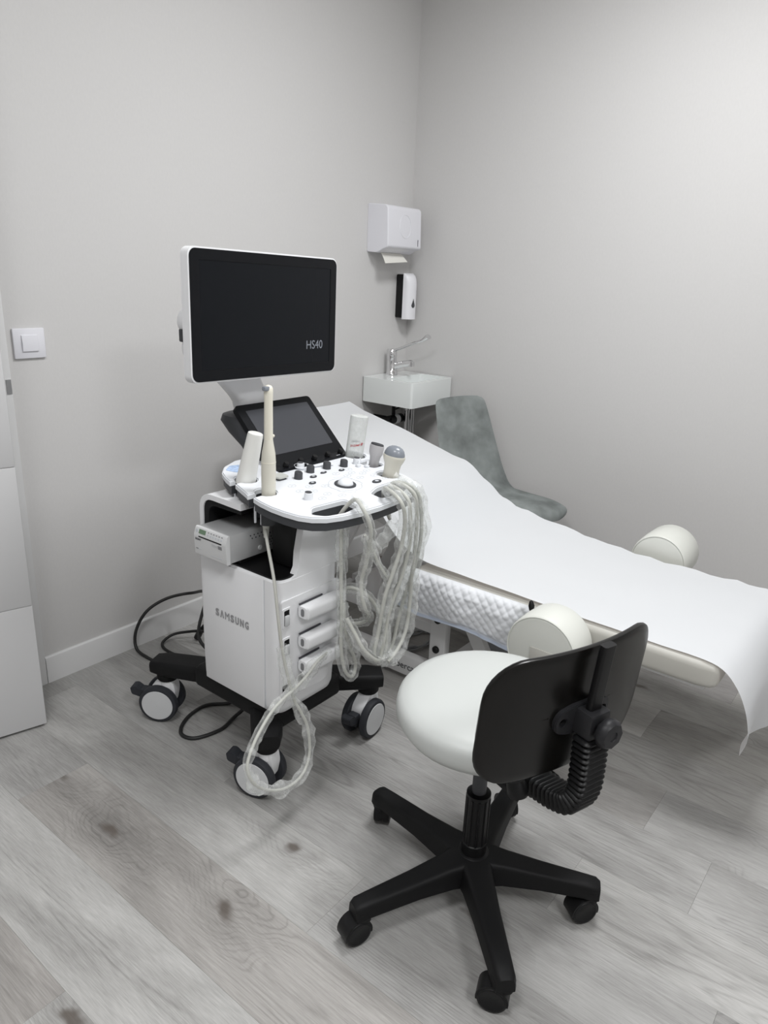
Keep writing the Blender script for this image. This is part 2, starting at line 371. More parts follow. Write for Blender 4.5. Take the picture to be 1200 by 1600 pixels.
# walls: left wall y=0 with a doorway, right wall x=0, and the two behind the camera
H_ = 2.75
bm = NB(); box(bm, -2.03, 0.14, 0, 0.14, 0, H_); box(bm, -3.14, -2.03, 0, 0.14, 2.07, H_); box(bm, -4.74, -3.14, 0, 0.14, 0, H_)
struct('wall_left', bm, 'wallpaper')
struct('wall_right', box(NB(), 0, 0.14, -4.4, 0, 0, H_), 'wallpaper')
struct('wall_back', box(NB(), -4.74, 0.14, -4.54, -4.4, 0, H_), 'wallpaper')
struct('wall_far', box(NB(), -4.74, -4.6, -4.4, 0, 0, H_), 'wallpaper')
struct('ceiling', box(NB(), -4.74, 0.14, -4.54, 0.14, H_, H_ + 0.1), 'ceiling_paint')
bm = NB(); box(bm, -3.3, -1.9, 1.1, 1.15, 0, 2.2); box(bm, -3.3, -1.9, 0.14, 1.1, -0.05, -0.001); box(bm, -3.3, -3.25, 0.14, 1.1, 0, 2.2); box(bm, -1.95, -1.9, 0.14, 1.1, 0, 2.2); box(bm, -3.3, -1.9, 0.14, 1.1, 2.2, 2.25)
struct('wall_hall', bm, 'hall_wall')
def skirting(name, a, b, side):
    bm = NB(); prof = [(0, 0), (0.012, 0), (0.012, 0.085), (0.010, 0.094), (0.006, 0.098), (0, 0.098)]
    if side == 'L': loft(bm, [[(x, -d, z) for d, z in prof] for x in (a, b)])
    else: loft(bm, [[(-d, y, z) for d, z in prof] for y in (a, b)])
    return struct(name, bm, 'white_lacquer', ang=25)
skirting('baseboard_left', -2.006, -0.0, 'L'); skirting('baseboard_right', -4.4, -0.012, 'R')
bm = NB(); box(bm, -2.085, -2.008, -0.014, 0.0, 0, 2.13, 0.003); box(bm, -3.16, -3.085, -0.014, 0.0, 0, 2.13, 0.003); box(bm, -3.085, -2.085, -0.014, 0, 2.055, 2.13, 0.003)
tr = struct('trim_1', bm, 'white_lacquer')
finish('strike_plate', box(NB(), -2.026, -2.011, -0.0165, -0.0142, 1.005, 1.048), 'brushed', tr)['label'] = 'metal strike plate on the white door casing'
# door leaf ajar, four wide horizontal panels with grooves between
dz = Vector((-2.132, -0.240, 0)); hinge = Vector((-3.062, 0.0, 0)); dd = (dz - hinge); Lf = dd.length; dx_ = dd.normalized(); dn = Vector((dx_.y, -dx_.x, 0))
if dn.y > 0: dn = -dn
def leaf(bm, a, b, z0, z1, t0, t1, bev=0.002):
    t = bmesh.new(); box(t, a, b, t0, t1, z0, z1, bev, 2)
    for v in t.verts: v.co = hinge + dx_ * v.co.x - dn * v.co.y + Vector((0, 0, v.co.z))
    merge(bm, t); return bm
door = struct('door_1', leaf(NB(), 0, Lf - 0.002, 0.008, 2.03, 0.006, 0.038), 'door_lacquer')
zs = [0.008, 0.417, 0.842, 1.267, 1.692, 2.03]
for a, b in zip(zs[:-1], zs[1:]):
    finish('panel', leaf(NB(), 0, Lf, a + 0.0003, b - 0.0003, 0.0, 0.0062, 0.0032), 'door_lacquer', door)

# ================================================================ THINGS ON THE WALL
t = thing('light_switch', 'square white rocker light switch on the wall beside the white door', 'light switch', (-1.938, 0, 1.105))
finish('switch_plate', box(NB(), -1.987, -1.889, -0.009, -0.0004, 1.105, 1.195, 0.003), 'dispenser_white', t)
rk = NB(); loft(rk, [[(x, -0.009, 1.126), (x, -0.0135, 1.127), (x, -0.0155, 1.150), (x, -0.0122, 1.174), (x, -0.009, 1.175)] for x in (-1.9625, -1.9135)])
finish('rocker', rk, 'dispenser_white', t, 20)

t = thing('paper_towel_dispenser', 'white plastic folded paper towel dispenser on the wall in the corner', 'towel dispenser', (-0.2, 0, 1.485))
prof = rpoly([(-0.001, 1.484), (-0.062, 1.481), (-0.098, 1.500), (-0.122, 1.505), (-0.114, 1.682), (-0.001, 1.690)], [0.004, 0.012, 0.02, 0.012, 0.02, 0.004], 4)
bm = NB(); loft(bm, [[(x, y, z) for y, z in prof] for x in (-0.334, -0.331, -0.085, -0.082)])
for v in bm.verts:
    if v.co.x < -0.333 or v.co.x > -0.083: v.co.y *= 0.97; v.co.z = 1.585 + (v.co.z - 1.585) * 0.975
body = finish('cover', bm, 'dispenser_white', t, 30)
def front_y(z): return -0.122 + (z - 1.505) / 0.177 * 0.008
ring = [(-0.205 + 0.042 * math.cos(a), front_y(1.60 + 0.05 * math.sin(a)) - 0.0003, 1.598 + 0.05 * math.sin(a)) for a in [2 * PI * i / 40 for i in range(41)]]
finish('embossed_ring', tube(NB(), ring, 0.0014, 6, 0), 'dispenser_white', body)
finish('level_slot', box(NB(), -0.1095, -0.1075, -0.1230, -0.1205, 1.517, 1.546), 'dark_grey', body)
pt = NB(); loft(pt, [[(-0.302 - .014 * k, -0.05 - 0.045 * k, 1.492 - 0.056 * k + 0.004 * math.sin(3 * k)), (-0.155 + .006 * k, -0.05 - 0.045 * k, 1.492 - 0.045 * k), (-0.155 + .006 * k, -0.052 - 0.045 * k, 1.492 - 0.045 * k), (-0.302 - .014 * k, -0.052 - 0.045 * k, 1.492 - 0.056 * k + 0.004 * math.sin(3 * k))] for k in (0, .35, .7, 1.0)])
o = finish('paper_towel', pt, 'towel_paper', None)
tag(o, 'off-white paper towel sheet poking out under the wall dispenser', 'paper towel')

t = thing('soap_dispenser', 'black and white wall soap dispenser with a drop-shaped window', 'soap dispenser', (-0.065, 0, 1.183))
finish('back_housing', box(NB(), -0.104, -0.030, -0.052, -0.0005, 1.188, 1.392, 0.006), 'black_plastic', t)
sec = []
bm = NB(); rings = []
for i in range(19):
    q = i / 18; z = 1.183 + 0.214 * q
    dep = 0.050 + 0.036 * (1 - max(0, (q - 0.72) / 0.28) ** 2.2) ** 0.5 if q < 1 else 0.050
    fr = max(dep - 0.046, 0.004)
    ring = [(-0.067 + 0.040 * math.cos(a), -0.046 - fr * (abs(math.sin(a)) ** 0.6), z) for a in [PI * k / 14 for k in range(15)]]
    if q > 0.85: ring = [(x, y, z) for x, y, z in ring]
    rings.append(ring)
loft(bm, rings)
cv = finish('front_cover', bm, 'soap_white', t, 50)
dp = [(0.011 * math.sin(a) * (1 if math.cos(a) < 0 else (1 - math.cos(a)) ** 0.9), -0.012 * math.cos(a) if math.cos(a) < 0 else -0.030 * math.cos(a)) for a in [2 * PI * k / 24 for k in range(24)]]
bm = NB(); loft(bm, [[(-0.072 + a, -0.0868 - d, 1.250 - b) for a, b in dp] for d in (-0.004, 0.001)])
finish('level_window', bm, 'knob_grey', cv)

# ---------------------------------------------------------------- sink
t = thing('wash_basin', 'small rectangular white ceramic wall basin in the corner with chrome tap', 'sink', (-0.175, -0.15, 0.2))
def ident(a, b, h): return (a, b, h)
bm = NB(); plate(bm, rrect(0.334, 0.298, 0.012, 4, -0.174, -0.151), [rrect(0.296, 0.158, 0.02, 4, -0.174, -0.205)], 0.802, 0.920, None, 0.003)
bs = finish('basin', bm, 'ceramic', t)
finish('basin_floor', box(NB(), -0.326, -0.022, -0.288, -0.122, 0.806, 0.835), 'ceramic', bs)
finish('drain', cyl(NB(), (-0.174, -0.205, 0.8352), 0.02, 0.003), 'chrome', bs)
tp = finish('tap', lathe(NB(), [(0.029, 0), (0.029, 0.006), (0.026, 0.010), (0.024, 0.085), (0.026, 0.090), (0.0255, 0.118), (0.021, 0.124)], (-0.176, -0.052, 0.920), (0, 0.04, 1)), 'chrome', t)
bm = NB(); sweep(bm, smooth_path([(-0.176, -0.055, 0.957), (-0.172, -0.10, 0.972), (-0.168, -0.145, 0.983), (-0.166, -0.165, 0.984)], 4), [(a * 0.016, b * 0.0135) for a, b in circ(1, 12)], None, (0, 0, 1)); cyl(bm, (-0.166, -0.163, 0.971), 0.014, 0.022)
finish('spout', bm, 'chrome', tp)
bm = NB(); P = smooth_path([(-0.176, -0.06, 1.036), (-0.174, -0.10, 1.052), (-0.169, -0.17, 1.080), (-0.165, -0.215, 1.096), (-0.162, -0.250, 1.118)], 4)
sweep(bm, P, [(a * 0.0065, b * 0.0095) for a, b in circ(1, 10)], [1.15 - 0.3 * i / len(P) if i < len(P) * 0.72 else (1.0 + 4.5 * (i / len(P) - 0.72), 0.9 + 7.0 * (i / len(P) - 0.72)) for i in range(len(P))], (0, 0, 1))
finish('lever', bm, 'chrome', tp)
for x in (-0.138, -0.096):
    p = finish('waste_pipe', lathe(NB(), [(0.0135, -0.60), (0.0135, -0.055), (0.0165, -0.053), (0.0165, -0.04), (0.0115, -0.038), (0.0115, 0.0)], (x, -0.13, 0.803)), 'chrome', t)
bm = NB(); cyl(bm, (-0.245, -0.10, 0.707), 0.022, 0.105, (1, 0.05, 0)); cyl(bm, (-0.24, -0.002, 0.712), 0.013, 0.11, (0, -1, 0)); cyl(bm, (-0.21, -0.1, 0.73), 0.009, 0.075, (0, 0, 1)); tube(bm, [(-0.21, -0.1, 0.755), (-0.17, -0.11, 0.765), (-0.14, -0.125, 0.78)], 0.004)
tpv = finish('trap', bm, 'black_plastic', t); cl = NB(); cyl(cl, (-0.205, -0.10, 0.707), 0.0235, 0.03, (1, 0.05, 0)); finish('trap_collar', cl, 'white_plastic', tpv)

# ---------------------------------------------------------------- grey visitor chair
o0 = Vector((-0.222, -0.565, 0)); fw = Vector((-0.309, -0.951, 0)); rt = Vector((0.951, -0.309, 0))
t = thing('visitor_chair', 'grey velvet shell chair standing between the sink and the couch', 'chair', (-0.26, -0.70, 0))
prof = smooth_path([(0.455, 0.415), (0.435, 0.448), (0.36, 0.462), (0.22, 0.455), (0.09, 0.452), (0.035, 0.478), (0.0, 0.535), (-0.035, 0.62), (-0.075, 0.73), (-0.112, 0.83), (-0.125, 0.862)], 4)
n = len(prof); NU = 18
def shell(off, s0, s1):
    g = []
    for i in range(s0, s1):
        q = i / (n - 1); f, z = prof[i].x, prof[i].y
        tn = (prof[min(i + 1, n - 1)] - prof[max(i - 1, 0)]).normalized(); nx, nz = -tn.y, tn.x
        hw = 0.205 if q < 0.45 else 0.205 - 0.062 * min(1, (q - 0.45) / 0.5)
        if q > 0.9: hw *= max(0.80, (1 - ((q - 0.9) / 0.1) ** 3 * 0.22))
        if q < 0.16: hw *= (1 - ((0.16 - q) / 0.16) ** 2.4 * 0.34)
        row = []
        for k in range(NU + 1):
            u = -1 + 2 * k / NU
            edge = math.cos(u * PI / 2) ** 0.35 if abs(u) < 0.999 else 0
            bend = 0.030 * u * u * min(1, max(0, (q - 0.3) / 0.25)) * (1 - 0.5 * max(0, (q - 0.7) / 0.3))
            d = off * edge
            p = o0 + fw * (f + nx * -d + bend) + rt * (u * hw); p.z = z + nz * -d
            row.append(p)
        g.append(row)
    return g
def shell_mesh(s0, s1, th):
    bm = bmesh.new(); A = shell(-th, s0, s1); B = shell(th, s0, s1)
    va = [[bm.verts.new(p) for p in r] for r in A]; vb = [[bm.verts.new(p) for p in r] for r in B]
    R, K = len(va), NU
    for G in (va, vb):
        for i in range(R - 1):
            for k in range(K): bm.faces.new((G[i][k], G[i][k + 1], G[i + 1][k + 1], G[i + 1][k]))
    for i in range(R - 1):
        for k in (0, K): bm.faces.new((va[i][k], va[i + 1][k], vb[i + 1][k], vb[i][k]))
    for i in (0, R - 1):
        for k in range(K): bm.faces.new((va[i][k], va[i][k + 1], vb[i][k + 1], vb[i][k]))
    return bm
ms = 19
finish('seat', shell_mesh(0, ms, 0.021), 'velvet', t, 60); finish('backrest', shell_mesh(ms - 1, n, 0.019), 'velvet', t, 60)
for a, b in ((0.36, 0.15), (0.36, -0.15), (0.06, 0.15), (0.06, -0.15)):
    top = o0 + fw * (a * 0.8 + 0.03) + rt * (b * 0.6); ft = o0 + fw * a + rt * b
    finish('leg', tube(NB(), [(ft.x, ft.y, 0), (top.x, top.y, 0.434)], 0.011, 10, 0), 'black_matte', t)

# ================================================================ COUCH
t = thing('examination_couch', 'white framed examination couch with raised backrest and cream vinyl cushions', 'examination couch', (-0.93, -1.05, 0))
bm = NB()
loft(bm, [[(x, y, z) for x, z in rrect(0.62 * k, 0.078 * k2, 0.022 * k2, 5, -0.93, 0.4510)] for y, k, k2 in ((-1.940, .93, .50), (-1.934, .97, .75), (-1.922, .985, .92), (-1.89, 1, 1), (-1.02, 1, 1), (-1.0, .99, .9))])
finish('seat_cushion', bm, 'couch_vinyl', t, 50)
bm = NB()
def bk_top(y): return 0.655 + (y + 0.90) * 0.2405
loft(bm, [[(x, y - 0.236 * (z - 0.0), bk_top(y) - 0.050 + z) for x, z in rrect(0.62 * k, 0.078 * k, 0.030, 5, -0.93, 0.0)] for y, k in ((-0.775, .9), (-0.770, .96), (-0.755, 1), (-0.20, 1), (-0.185, .96), (-0.178, .88))])
finish('back_cushion', bm, 'couch_vinyl', t, 50)
FM = 'frame_white'
for x in (-1.165, -0.733):
    r_ = finish('base_rail', box(NB(), x, x + 0.038, -1.36, -0.30, 0.024, 0.102, 0.004), FM, t)
    if x < -1:
        text('lettering', 'ibercas', r_, 'text_dark', (-1.1658, -0.878, 0.050), (0, -1, 0), (0, 0, 1), 0.098, depth=0.0005)
    finish('upper_rail', box(NB(), x, x + 0.038, -1.90, -0.98, 0.372, 0.407, 0.004), FM, t)
    finish('middle_rail', box(NB(), x + 0.006, x + 0.034, -1.03, -0.52, 0.222, 0.262, 0.004), FM, t)
    ps = finish('post', box(NB(), x - 0.004, x + 0.03, -1.085, -1.022, 0.102, 0.373, 0.004), FM, t)
    for z in (0.290, 0.178):
        finish('bolt_cap', lathe(NB(), [(0.013, 0), (0.013, 0.006), (0.009, 0.011), (0.003, 0.0125)], (x - 0.004, -1.052, z), (-1, 0, 0), 20), 'black_plastic', ps)
    for y0, y1 in ((-1.30, -1.12), (-0.42, -0.62)):
        a = Vector((x + 0.019, y0, 0.09)); b = Vector((x + 0.019, y1, 0.385))
        if y1 > -1: b = Vector((x + 0.019, -0.66, 0.56))
        finish('lift_arm', sweep(NB(), [a, b], rrect(0.05, 0.026, 0.003, 2), None, (0, 1, 0)), FM, t)
    finish('back_rail', sweep(NB(), [Vector((x + 0.019, -0.83, 0.572)), Vector((x + 0.019, -0.22, 0.728))], rrect(0.03, 0.03, 0.003, 2), None, (0, 0, 1)), FM, t)
    for y in (-1.31, -0.36):
        finish('foot', lathe(NB(), [(0.020, 0), (0.022, 0.005), (0.022, 0.018), (0.010, 0.024)], (x + 0.019, y, 0), (0, 0, 1), 20), 'black_plastic', t)
for y in (-1.35, -1.05, -0.32): finish('cross_bar', box(NB(), -1.13, -0.73, y, y + 0.036, 0.040, 0.076, 0.003), FM, t)
finish('cross_bar', box(NB(), -1.13, -0.73, -1.06, -1.025, 0.372, 0.407, 0.003), FM, t)
bm = NB(); cyl(bm, (-1.02, -0.655, 0.15), 0.040, 0.17, (0.0, 0.10, 1.0), 28, 0.006)
ac = finish('actuator', bm, FM, t); finish('actuator_rod', cyl(NB(), (-1.02, -0.638, 0.32), 0.016, 0.28, (0, 0.10, 1.0)), 'brushed', ac)
finish('actuator_housing', box(NB(), -1.045, -0.965, -0.86, -0.70, 0.115, 0.235, 0.012), FM, ac)
finish('actuator_slit', box(NB(), -1.0465, -1.0445, -0.80, -0.79, 0.135, 0.215, 0.0), 'black_matte', ac)
finish('motor_box', box(NB(), -1.02, -0.86, -1.36, -1.16, 0.10, 0.235, 0.012), 'gear_grey', t)
# padded drum-shaped leg supports on posts either side
def bolster(x0, x1, cy, cz, r):
    bm = NB(); b = 0.010; L_ = x1 - x0
    prof = [(0.0005, 0.0), (r - 0.012, 0.0), (r - 0.004, 0.002), (r, 0.008), (r + 0.002, L_ * 0.5), (r, L_ - 0.014), (r - 0.005, L_ - 0.004), (r - 0.014, L_), (0.0005, L_)]
    lathe(bm, prof, (x0, cy, cz), (1, 0, 0), 44, False)
    d = finish('leg_support', bm, 'bolster_vinyl', t, 50)
    rg = [(x0 + 0.001, cy + (r - 0.004) * math.cos(a), cz + (r - 0.004) * math.sin(a)) for a in [2 * PI * i / 48 for i in range(49)]]
    finish('piping', tube(NB(), rg, 0.0018, 6, 0), 'bolster_vinyl', d)
    return d
d = bolster(-1.372, -1.247, -1.515, 0.428, 0.104)
finish('socket_plate', box(NB(), -1.3745, -1.371, -1.556, -1.486, 0.366, 0.436, 0.001), 'couch_vinyl', d)
finish('support_post', tube(NB(), [(-1.256, -1.505, 0.41), (-1.20, -1.505, 0.385), (-1.14, -1.505, 0.388)], 0.013), FM, t)
finish('clamp_lever', lathe(NB(), [(0.004, 0), (0.0075, 0.006), (0.009, 0.018), (0.006, 0.03), (0.002, 0.034)], (-1.262, -1.428, 0.482), (0, 0.15, 1)), 'black_plastic', t)
d = bolster(-0.580, -0.405, -1.565, 0.474, 0.095)
finish('support_post', tube(NB(), [(-0.66, -1.55, 0.392), (-0.61, -1.55, 0.40), (-0.573, -1.555, 0.46)], 0.017), FM, t)

# paper sheet: runs from the head over the cushions and hangs off the foot end
far = smooth_path([(-0.150, 0.826), (-0.162, 0.846), (-0.20, 0.836), (-0.45, 0.776), (-0.72, 0.712), (-0.80, 0.690), (-0.87, 0.648), (-0.93, 0.606), (-1.00, 0.572), (-1.10, 0.549), (-1.20, 0.534), (-1.35, 0.512), (-1.55, 0.497), (-1.75, 0.493), (-1.90, 0.494), (-1.96, 0.487), (-1.995, 0.462), (-2.020, 0.41), (-2.036, 0.34), (-2.042, 0.25), (-2.045, 0.14)], 4)
near = smooth_path([(-0.150, 0.826), (-0.162, 0.846), (-0.20, 0.836), (-0.45, 0.776), (-0.72, 0.712), (-0.78, 0.685), (-0.83, 0.64), (-0.89, 0.580), (-0.95, 0.538), (-1.02, 0.514), (-1.15, 0.508), (-1.35, 0.502), (-1.55, 0.496), (-1.75, 0.494), (-1.88, 0.492), (-1.945, 0.480), (-1.988, 0.440), (-2.015, 0.39), (-2.030, 0.34), (-2.034, 0.305), (-2.024, 0.262)], 4)
bm = bmesh.new(); NX = 26; rows = []
for i, (a, b) in enumerate(zip(near, far)):
    q = i / (len(near) - 1); row = []
    for k in range(NX + 1):
        u = k / NX; p = a.lerp(b, u); x = -1.230 + u * 0.608
        if u > 0.5: x += 0.004 * noise.noise(Vector((i * 0.31, 4, 0))) * (u - .5) * 2
        z = p.y + 0.0025 * noise.noise(Vector((x * 9, p.x * 7, 1.0))) + 0.006 * math.sin(p.x * 55 + 2 * math.sin(p.x * 13)) * max(0, (u - 0.9) / 0.1) ** 1.5 * 0.6
        y = p.x + (0.018 * math.sin(u * 7) * max(0, (q - 0.86) / 0.14))
        if q > 0.97: z -= 0.008 * noise.noise(Vector((u * 17, 0, 3)))
        row.append(bm.verts.new((x, y, z + 0.0015)))
    rows.append(row)
for i in range(len(rows) - 1):
    for k in range(NX): bm.faces.new((rows[i][k], rows[i][k + 1], rows[i + 1][k + 1], rows[i + 1][k]))
o = finish('paper_sheet', bm, 'paper', None, 180)
tag(o, 'long white disposable paper sheet covering the couch and hanging off its foot end', 'paper sheet')

# quilted underpad hanging over the near edge below the paper
bm = bmesh.new(); rows = []; NI, NJ = 190, 44; blue = []
for i in range(NI + 1):
    q = i / NI; yt = -0.955 - 0.53 * q
    row = []
    for j in range(NJ + 1):
        v = j / NJ
        ln = 0.145 + 0.02 * q + 0.006 * math.sin(q * 9)
        y = yt + v * 0.02 * (1 - q) + 0.006 * noise.noise(Vector((q * 6, v * 3, 0)))
        z = 0.484 - v * ln - (0.0 if q < .8 else (q - .8) * 0.05 * v)
        bulge = 0.008 * min(1, v * 4) + 0.016 * math.sin(PI * min(1, v * 1.05)) * (0.7 + 0.5 * noise.noise(Vector((q * 4, 2, 0))))
        quilt = 0.0032 * abs(math.sin((yt * 105 + z * 105))) ** 0.5 * abs(math.sin((yt * 105 - z * 105))) ** 0.5 if 0.03 < v < 0.88 else 0
        fold = 0.007 * max(0, noise.noise(Vector((q * 9 + v * 2, v * 5 - q * 3, 7))))
        if q > 0.72: bulge *= max(0.0, 1 - (q - 0.72) / 0.12); fold *= max(0.0, 1 - (q - 0.72) / 0.12)
        x = (-1.2415 if z < 0.470 else -1.2415 + (z - 0.470) * 0.42) - bulge - quilt - fold
        row.append(bm.verts.new((x, y, z))); blue.append(1.0 if v > 0.93 else (max(0, min(1, (v - 0.74) * 5 - 0.25)) * (0.75 if noise.noise(Vector((q * 8, v * 2, 9))) > -0.08 else 0.15)))
    rows.append(row)
for i in range(NI):
    for j in range(NJ): bm.faces.new((rows[i][j], rows[i][j + 1], rows[i + 1][j + 1], rows[i + 1][j]))
o = finish('underpad', bm, 'underpad_quilt', None, 180)
at = o.data.attributes.new('blue', 'FLOAT', 'POINT'); at.data.foreach_set('value', [b * 0.45 for b in blue])
tag(o, 'quilted white absorbent underpad with blue edge hanging off the couch side', 'underpad')

# ================================================================ ULTRASOUND MACHINE
t = thing('ultrasound_machine', 'white and black ultrasound machine on casters with monitor and control console', 'ultrasound machine', (-1.72, -0.78, 0))
US = t
# base: hub and four arms
bm = NB(); box(bm, -1.855, -1.585, -0.99, -0.62, 0.175, 0.247, 0.02, 3)
base = finish('base', bm, 'black_matte', t)
bosses = [(-1.845, -0.478), (-1.886, -0.980), (-1.474, -1.002), (-1.490, -0.478)]
for bx, by in bosses:
    c = Vector((-1.71, -0.79, 0)); b = Vector((bx, by, 0)); d = (b - c).normalized(); e = b + d * 0.042
    bm = NB(); front = by < -1.0 and bx < -1.7
    z1 = 0.205; P = [c + Vector((0, 0, 0.20)), c.lerp(b, 0.5) + Vector((0, 0, 0.195)), b + Vector((0, 0, 0.188)), e + Vector((0, 0, 0.186))]
    sweep(bm, P, rrect(0.048, 0.095, 0.016, 4), [(1.3, 1.25), (1.1, 1.0), (1.05, 0.90), (0.85, 0.74)], (0, 0, 1))
    if front: lathe(bm, [(0.034, 0.0), (0.037, 0.006), (0.037, 0.02), (0.036, 0.022), (0.038, 0.05), (0.050, 0.098)], (bx, by, 0.136), (0, 0, 1), 28)
    else: lathe(bm, [(0.030, 0.0), (0.034, 0.006), (0.034, 0.05)], (bx, by, 0.140), (0, 0, 1), 24)
    finish('base_arm', bm, 'black_matte', t)
def cart_caster(bx, by, az):
    ax = Vector((math.cos(az), math.sin(az), 0)); tr_ = Vector((-ax.y, ax.x, 0)); R = 0.063
    wc = Vector((bx, by, R)) - tr_ * 0.022
    bm = NB()   # white fork housing between the twin wheels
    prof = rpoly([(-0.044, 0.062), (-0.034, 0.108), (0.0, 0.136), (0.046, 0.138), (0.052, 0.100), (0.042, 0.050), (0.0, 0.040)], 0.014, 4)
    loft(bm, [[wc + tr_ * a + ax * k + Vector((0, 0, z - R)) for a, z in prof] for k in (-0.021, 0.021)])
    cyl(bm, (bx, by, 0.115), 0.026, 0.03)
    fk = finish('caster', bm, 'white_plastic', t)
    for s in (-1, 1):
        bm = NB(); lathe(bm, [(0.02, 0.0), (R - 0.004, 0.0), (R, 0.004), (R, 0.017), (R - 0.003, 0.022), (R - 0.011, 0.024), (0.02, 0.024)], wc + ax * s * 0.0215, ax * s, 36)
        wh = finish('wheel', bm, 'tyre', fk)
        bm = NB(); lathe(bm, [(0.0005, 0.0), (R - 0.012, 0.0), (R - 0.013, 0.0015), (0.0005, 0.003)], wc + ax * s * 0.0452, ax * s, 36, False)
        finish('hubcap', bm, 'pale_grey', fk)
    bm = NB(); pr = rpoly([(-0.058, 0.086), (-0.083, 0.106), (-0.100, 0.102), (-0.096, 0.078), (-0.060, 0.068)], 0.006, 3)
    loft(bm, [[wc + tr_ * a + ax * k + Vector((0, 0, z - R)) for a, z in pr] for k in (-0.017, 0.017)])
    box(bm, -0.016, 0.016, -0.068, -0.042, -0.005, 0.033, 0.004, 2, Matrix.Translation(wc) @ Matrix((ax, tr_, Vector((0, 0, 1)))).transposed().to_4x4())
    finish('brake_pedal', bm, 'tyre', fk)
for (bx, by), az in zip(bosses, (-148, -162, -84, -60)): cart_caster(bx, by, math.radians(az))
# body: lower housing with a side door, bay above it
BX0, BX1, BY0, BY1 = -1.868, -1.632, -1.012, -0.690
def sect(z, inx, iny): 
    return [(x, y, z) for x, y in rpoly([(BX0 + inx, BY0 + iny), (BX1 - inx, BY0 + iny), (BX1 - inx, BY1 - iny * 0.4), (BX0 + inx, BY1 - iny * 0.4)], [0.035, 0.045, 0.03, 0.02], 6)]
bm = NB(); loft(bm, [sect(0.236, 0.012, 0.020), sect(0.244, 0.004, 0.010), sect(0.262, 0.001, 0.004), sect(0.33, 0, 0), sect(0.634, 0, 0), sect(0.638, 0.004, 0.004)])
hs = finish('housing', bm, 'white_plastic', t)
finish('seam', box(NB(), BX0 - 0.0006, BX0 + 0.002, -0.9585, -0.9570, 0.25, 0.632), 'outline_grey', hs)
sdp = finish('side_door', box(NB(), BX0 - 0.0035, BX0 + 0.004, -0.955, -0.708, 0.250, 0.634, 0.003), 'white_plastic', hs)
letters('lettering', [('S', 1), ('\u039b', 1.05), ('M', 1.25, 0.0), ('S', 1), ('U', 1), ('N', 1.05), ('G', 1)], hs, 'logo_grey', (BX0 - 0.0046, -0.764, 0.470), (0, -1, 0), (0, 0, 1), 0.0138, 0.0225, 0.0057, 0.03)
# upper arch shell and dark bay
outer = rpoly([(-0.700, 0.636), (-0.700, 0.816), (-0.868, 0.816), (-0.868, 0.798), (-0.715, 0.803), (-0.712, 0.636)], [0, 0.05, 0.0, 0, 0.04, 0], 6)
bm = NB(); plate(bm, outer, [], 0, 1, lambda a, b, h: (BX0 + 0.004 + h * (BX1 - BX0 - 0.004), a, b)); ar = finish('arch_shell', bm, 'white_plastic', t)
inner = rpoly([(-0.7125, 0.640), (-0.7155, 0.8015), (-0.865, 0.7965), (-0.865, 0.786), (-0.735, 0.786), (-0.729, 0.640)], [0, 0.035, 0.0, 0, 0.03, 0], 6)
bm = NB(); plate(bm, inner, [], 0, 1, lambda a, b, h: (BX0 + 0.008 + h * (BX1 - BX0 - 0.04), a, b)); finish('bay_liner', bm, 'black_matte', t)
finish('bay_wall', box(NB(), -1.668, -1.640, -0.98, -0.72, 0.637, 0.80, 0.002), 'black_matte', t)
finish('bay_tray', plate(NB(), rpoly([(BX0 + 0.006, -1.004), (-1.66, -1.004), (-1.66, -0.72), (BX0 + 0.006, -0.72)], [0.035, 0.004, 0.004, 0.004], 5), [], 0.637, 0.6425, ident), 'black_plastic', t)
fp = rpoly([(-1.796, 0.634), (BX1, 0.634), (BX1, 0.808), (-1.796, 0.808)], [0.03, 0.0, 0.0, 0.0], 6)
fp = [(-1.85, 0.6345), (-1.825, 0.6355), (-1.806, 0.642), (-1.796, 0.660), (-1.793, 0.70), (-1.780, 0.760), (-1.745, 0.808), (BX1, 0.808), (BX1, 0.6345)]
bm = NB(); plate(bm, fp, [], 0, 1, lambda a, b, h: (a, BY0 + 0.001 + (1 - h) * 0.022, b)); finish('front_panel', bm, 'white_plastic', t)
bm = NB(); box(bm, -1.790, -1.655, -0.988, -0.90, 0.642, 0.80, 0.012, 3); box(bm, -1.786, -1.66, -1.03, -0.87, 0.765, 0.806, 0.014, 3); finish('console_neck', bm, 'black_plastic', t)
# connector field on the front
finish('connector_plate', plate(NB(), rpoly([(-1.862, 0.360), (-1.862, 0.585), (-1.640, 0.585), (-1.640, 0.352), (-1.690, 0.285), (-1.862, 0.300)], [0.01, 0.01, 0.01, 0.03, 0.03, 0.01], 5), [], 0, 1, lambda a, b, h: (a, BY0 + 0.004 - h * 0.0075, b)), 'white_plastic', hs)
for z in (0.537, 0.452):
    cw = finish('latch_well', box(NB(), -1.8585, -1.834, BY0 - 0.0045, BY0 - 0.001, z - 0.024, z + 0.024, 0.001), 'black_matte', hs)
    finish('latch_frame', plate(NB(), rrect(0.030, 0.056, 0.004, 3, -1.846, z), [rrect(0.020, 0.044, 0.003, 3, -1.846, z)], 0, 1, lambda a, b, h: (a, BY0 - 0.0035 - h * 0.003, b)), 'white_plastic', hs)
    finish('latch', box(NB(), -1.855, -1.839, BY0 - 0.012, BY0 - 0.0045, z - 0.022, z + 0.008, 0.003), 'grey_plastic', hs)
for x0, x1, z in ((-1.802, -1.755, 0.336), (-1.860, -1.842, 0.330)):
    finish('front_slot', box(NB(), x0, x1, BY0 - 0.006, BY0 - 0.002, z - 0.008, z + 0.008, 0.002), 'black_matte', hs)
finish('foot_catch', box(NB(), -1.795, -1.765, BY0 - 0.004, BY0 + 0.03, 0.205, 0.24, 0.004), 'black_matte', t)

